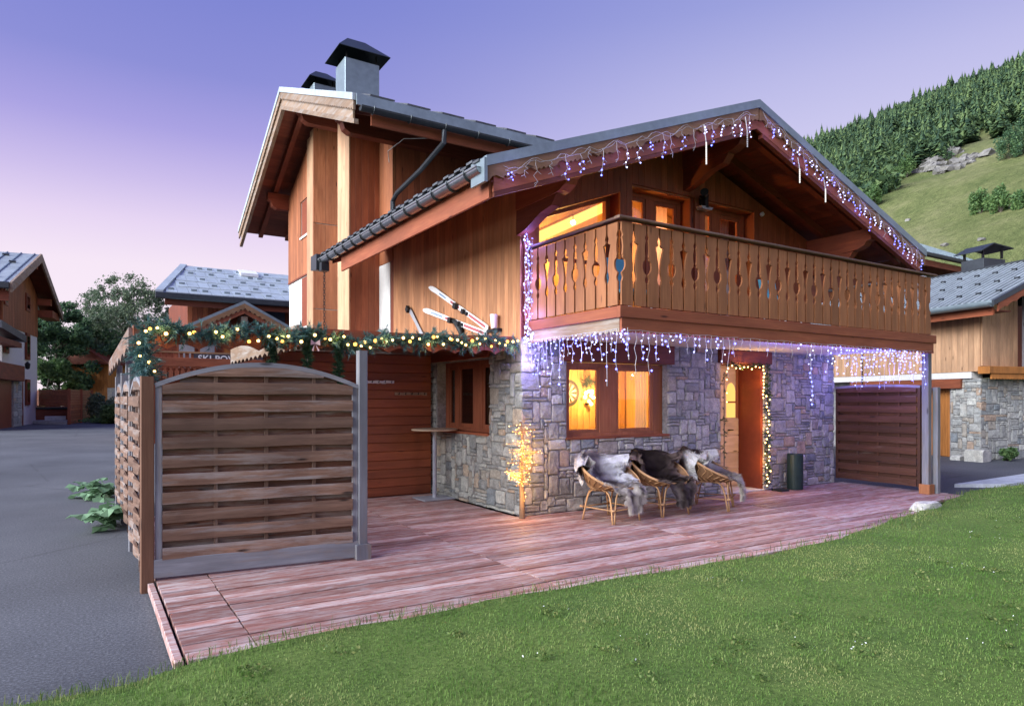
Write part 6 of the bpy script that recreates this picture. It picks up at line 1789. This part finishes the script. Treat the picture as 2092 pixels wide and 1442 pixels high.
forest_v = []
while cnt < 5800:
    D = 130+310*g.random()**.75; px_ = 1200+g.random()*1150
    X = (px_-1046)/1390*D
    z = hill(X, D)
    ratio = (z-1.6)/D + .003*math.sin(px_*.05)
    if ratio < forest_edge(px_)+.006*math.sin(px_*.11): continue
    cnt += 1
    H = g.choice([g.uniform(4,8),g.uniform(7,11),g.uniform(9,14)]); sc_ = .75+.5*g.random()
    near = ratio < forest_edge(px_)+.035
    if near and px_ < 1880 and g.random() < .75 or g.random() < .5:
        forest_v.append(broad(hp(X,D,-.3), g.uniform(4,7.5), g.uniform(1.8,3.0), gn, 110))
    else: forest_v.append(conifer(hp(X,D,-.3), H, g.uniform(1.9,3.3), gn, 84))
FV = np.concatenate(forest_v)
tag(tris_obj('forest', FV, np.arange(len(FV)).reshape(-1,3), M['forest']), 'dense mixed forest of conifers and broadleaf trees covering the hilltop', 'forest', kind='stuff')
# bushes and rocks on the meadow, placed where the slope carries them
def on_slope(px_, ratio):
    D = 70
    while D < 400:
        X = (px_-1046)/1390*D
        if (hill(X,D)-1.6)/D >= ratio: break
        D += .5
    return X, D
for (px_, r_, s_, lb, sd) in [(2003,.272,3.9,'round green bush on the open meadow, darker of the pair',1),(2045,.274,3.6,'round lighter green bush beside the darker one on the meadow',2),(2084,.278,2.6,'low green bush beside the lighter bush on the meadow',3),(2062,.352,6.0,'large dark green bush below the forest beside the pale rocks',4),(2088,.358,7.0,'tall dark green tree below the forest at the hill edge',5),(1786,.282,4.4,'bright green rounded tree at the lower forest tip',6),(1822,.308,4.6,'green rounded tree along the lower forest border',7),(1852,.324,4.6,'mid green tree along the lower forest border near the rocks',8),(1800,.300,4.2,'dark rounded tree just above the bright tree at the lower forest tip',9)]:
    X, D = on_slope(px_, r_)
    shrub('meadow_bush', lb, hp(X,D,-.2), s_*.52, s_*.52, s_*1.45, 2600, .22, 'leaf_mid' if sd not in (4,5,9) else 'leaf_dark', 70+sd, 'bushes on the hillside meadow')
def outcrop(lb, spots, seed):
    g = random.Random(seed); m = MB()
    for (px_, r_) in spots:
        X, D = on_slope(px_, r_)
        for _ in range(5):
            c = hp(X+g.uniform(-2.2,2.2), D+g.uniform(-2,2), g.uniform(-.6,.3)); s = g.uniform(.7,2.0)
            pts = []
            n = 7
            for lev, (rz2, zz2) in enumerate([(1,-.6),(1.05,.2),(.62,.75)]):
                for k in range(n):
                    w = 2*math.pi*k/n+lev*.3; q = rz2*g.uniform(.7,1.25)*s
                    pts.append((c[0]+q*math.cos(w)*1.3, c[1]+q*math.sin(w), c[2]+(zz2+g.uniform(-.2,.25))*s*.8))
            fs_ = [tuple(range(2*n,3*n))]+[(l*n+k, l*n+(k+1)%n, (l+1)*n+(k+1)%n, (l+1)*n+k) for l in range(2) for k in range(n)]
            m.add(pts, fs_)
    return tag(m.build('rock_outcrop', M['rock']), lb, 'rock', 'rock outcrop on the hillside')
outcrop('jagged pale rock outcrop at the lower edge of the forest', [(1892,.336),(1902,.342),(1912,.348),(1922,.352),(1934,.356),(1944,.360),(1915,.338)], 1)
outcrop('long low grey rock slab below the jagged outcrop', [(1938,.334),(1950,.338),(1962,.343),(1974,.347),(1986,.352),(1998,.356)], 2)
for k, (px_, r_, lb) in enumerate([(1856,.262,'small grey stone lying on the meadow above the metal roofs'),(1930,.225,'grey stone half sunk in the meadow near the chimney cap'),(2005,.232,'grey stone lying on the meadow below the pair of bushes')]):
    X, D = on_slope(px_, r_)
    boulder('field_stone', tuple(Vector(hp(X,D,.0))), (.8,.6,.35), 'rock', lb, 50+k, 'rock', 'stones on the meadow')
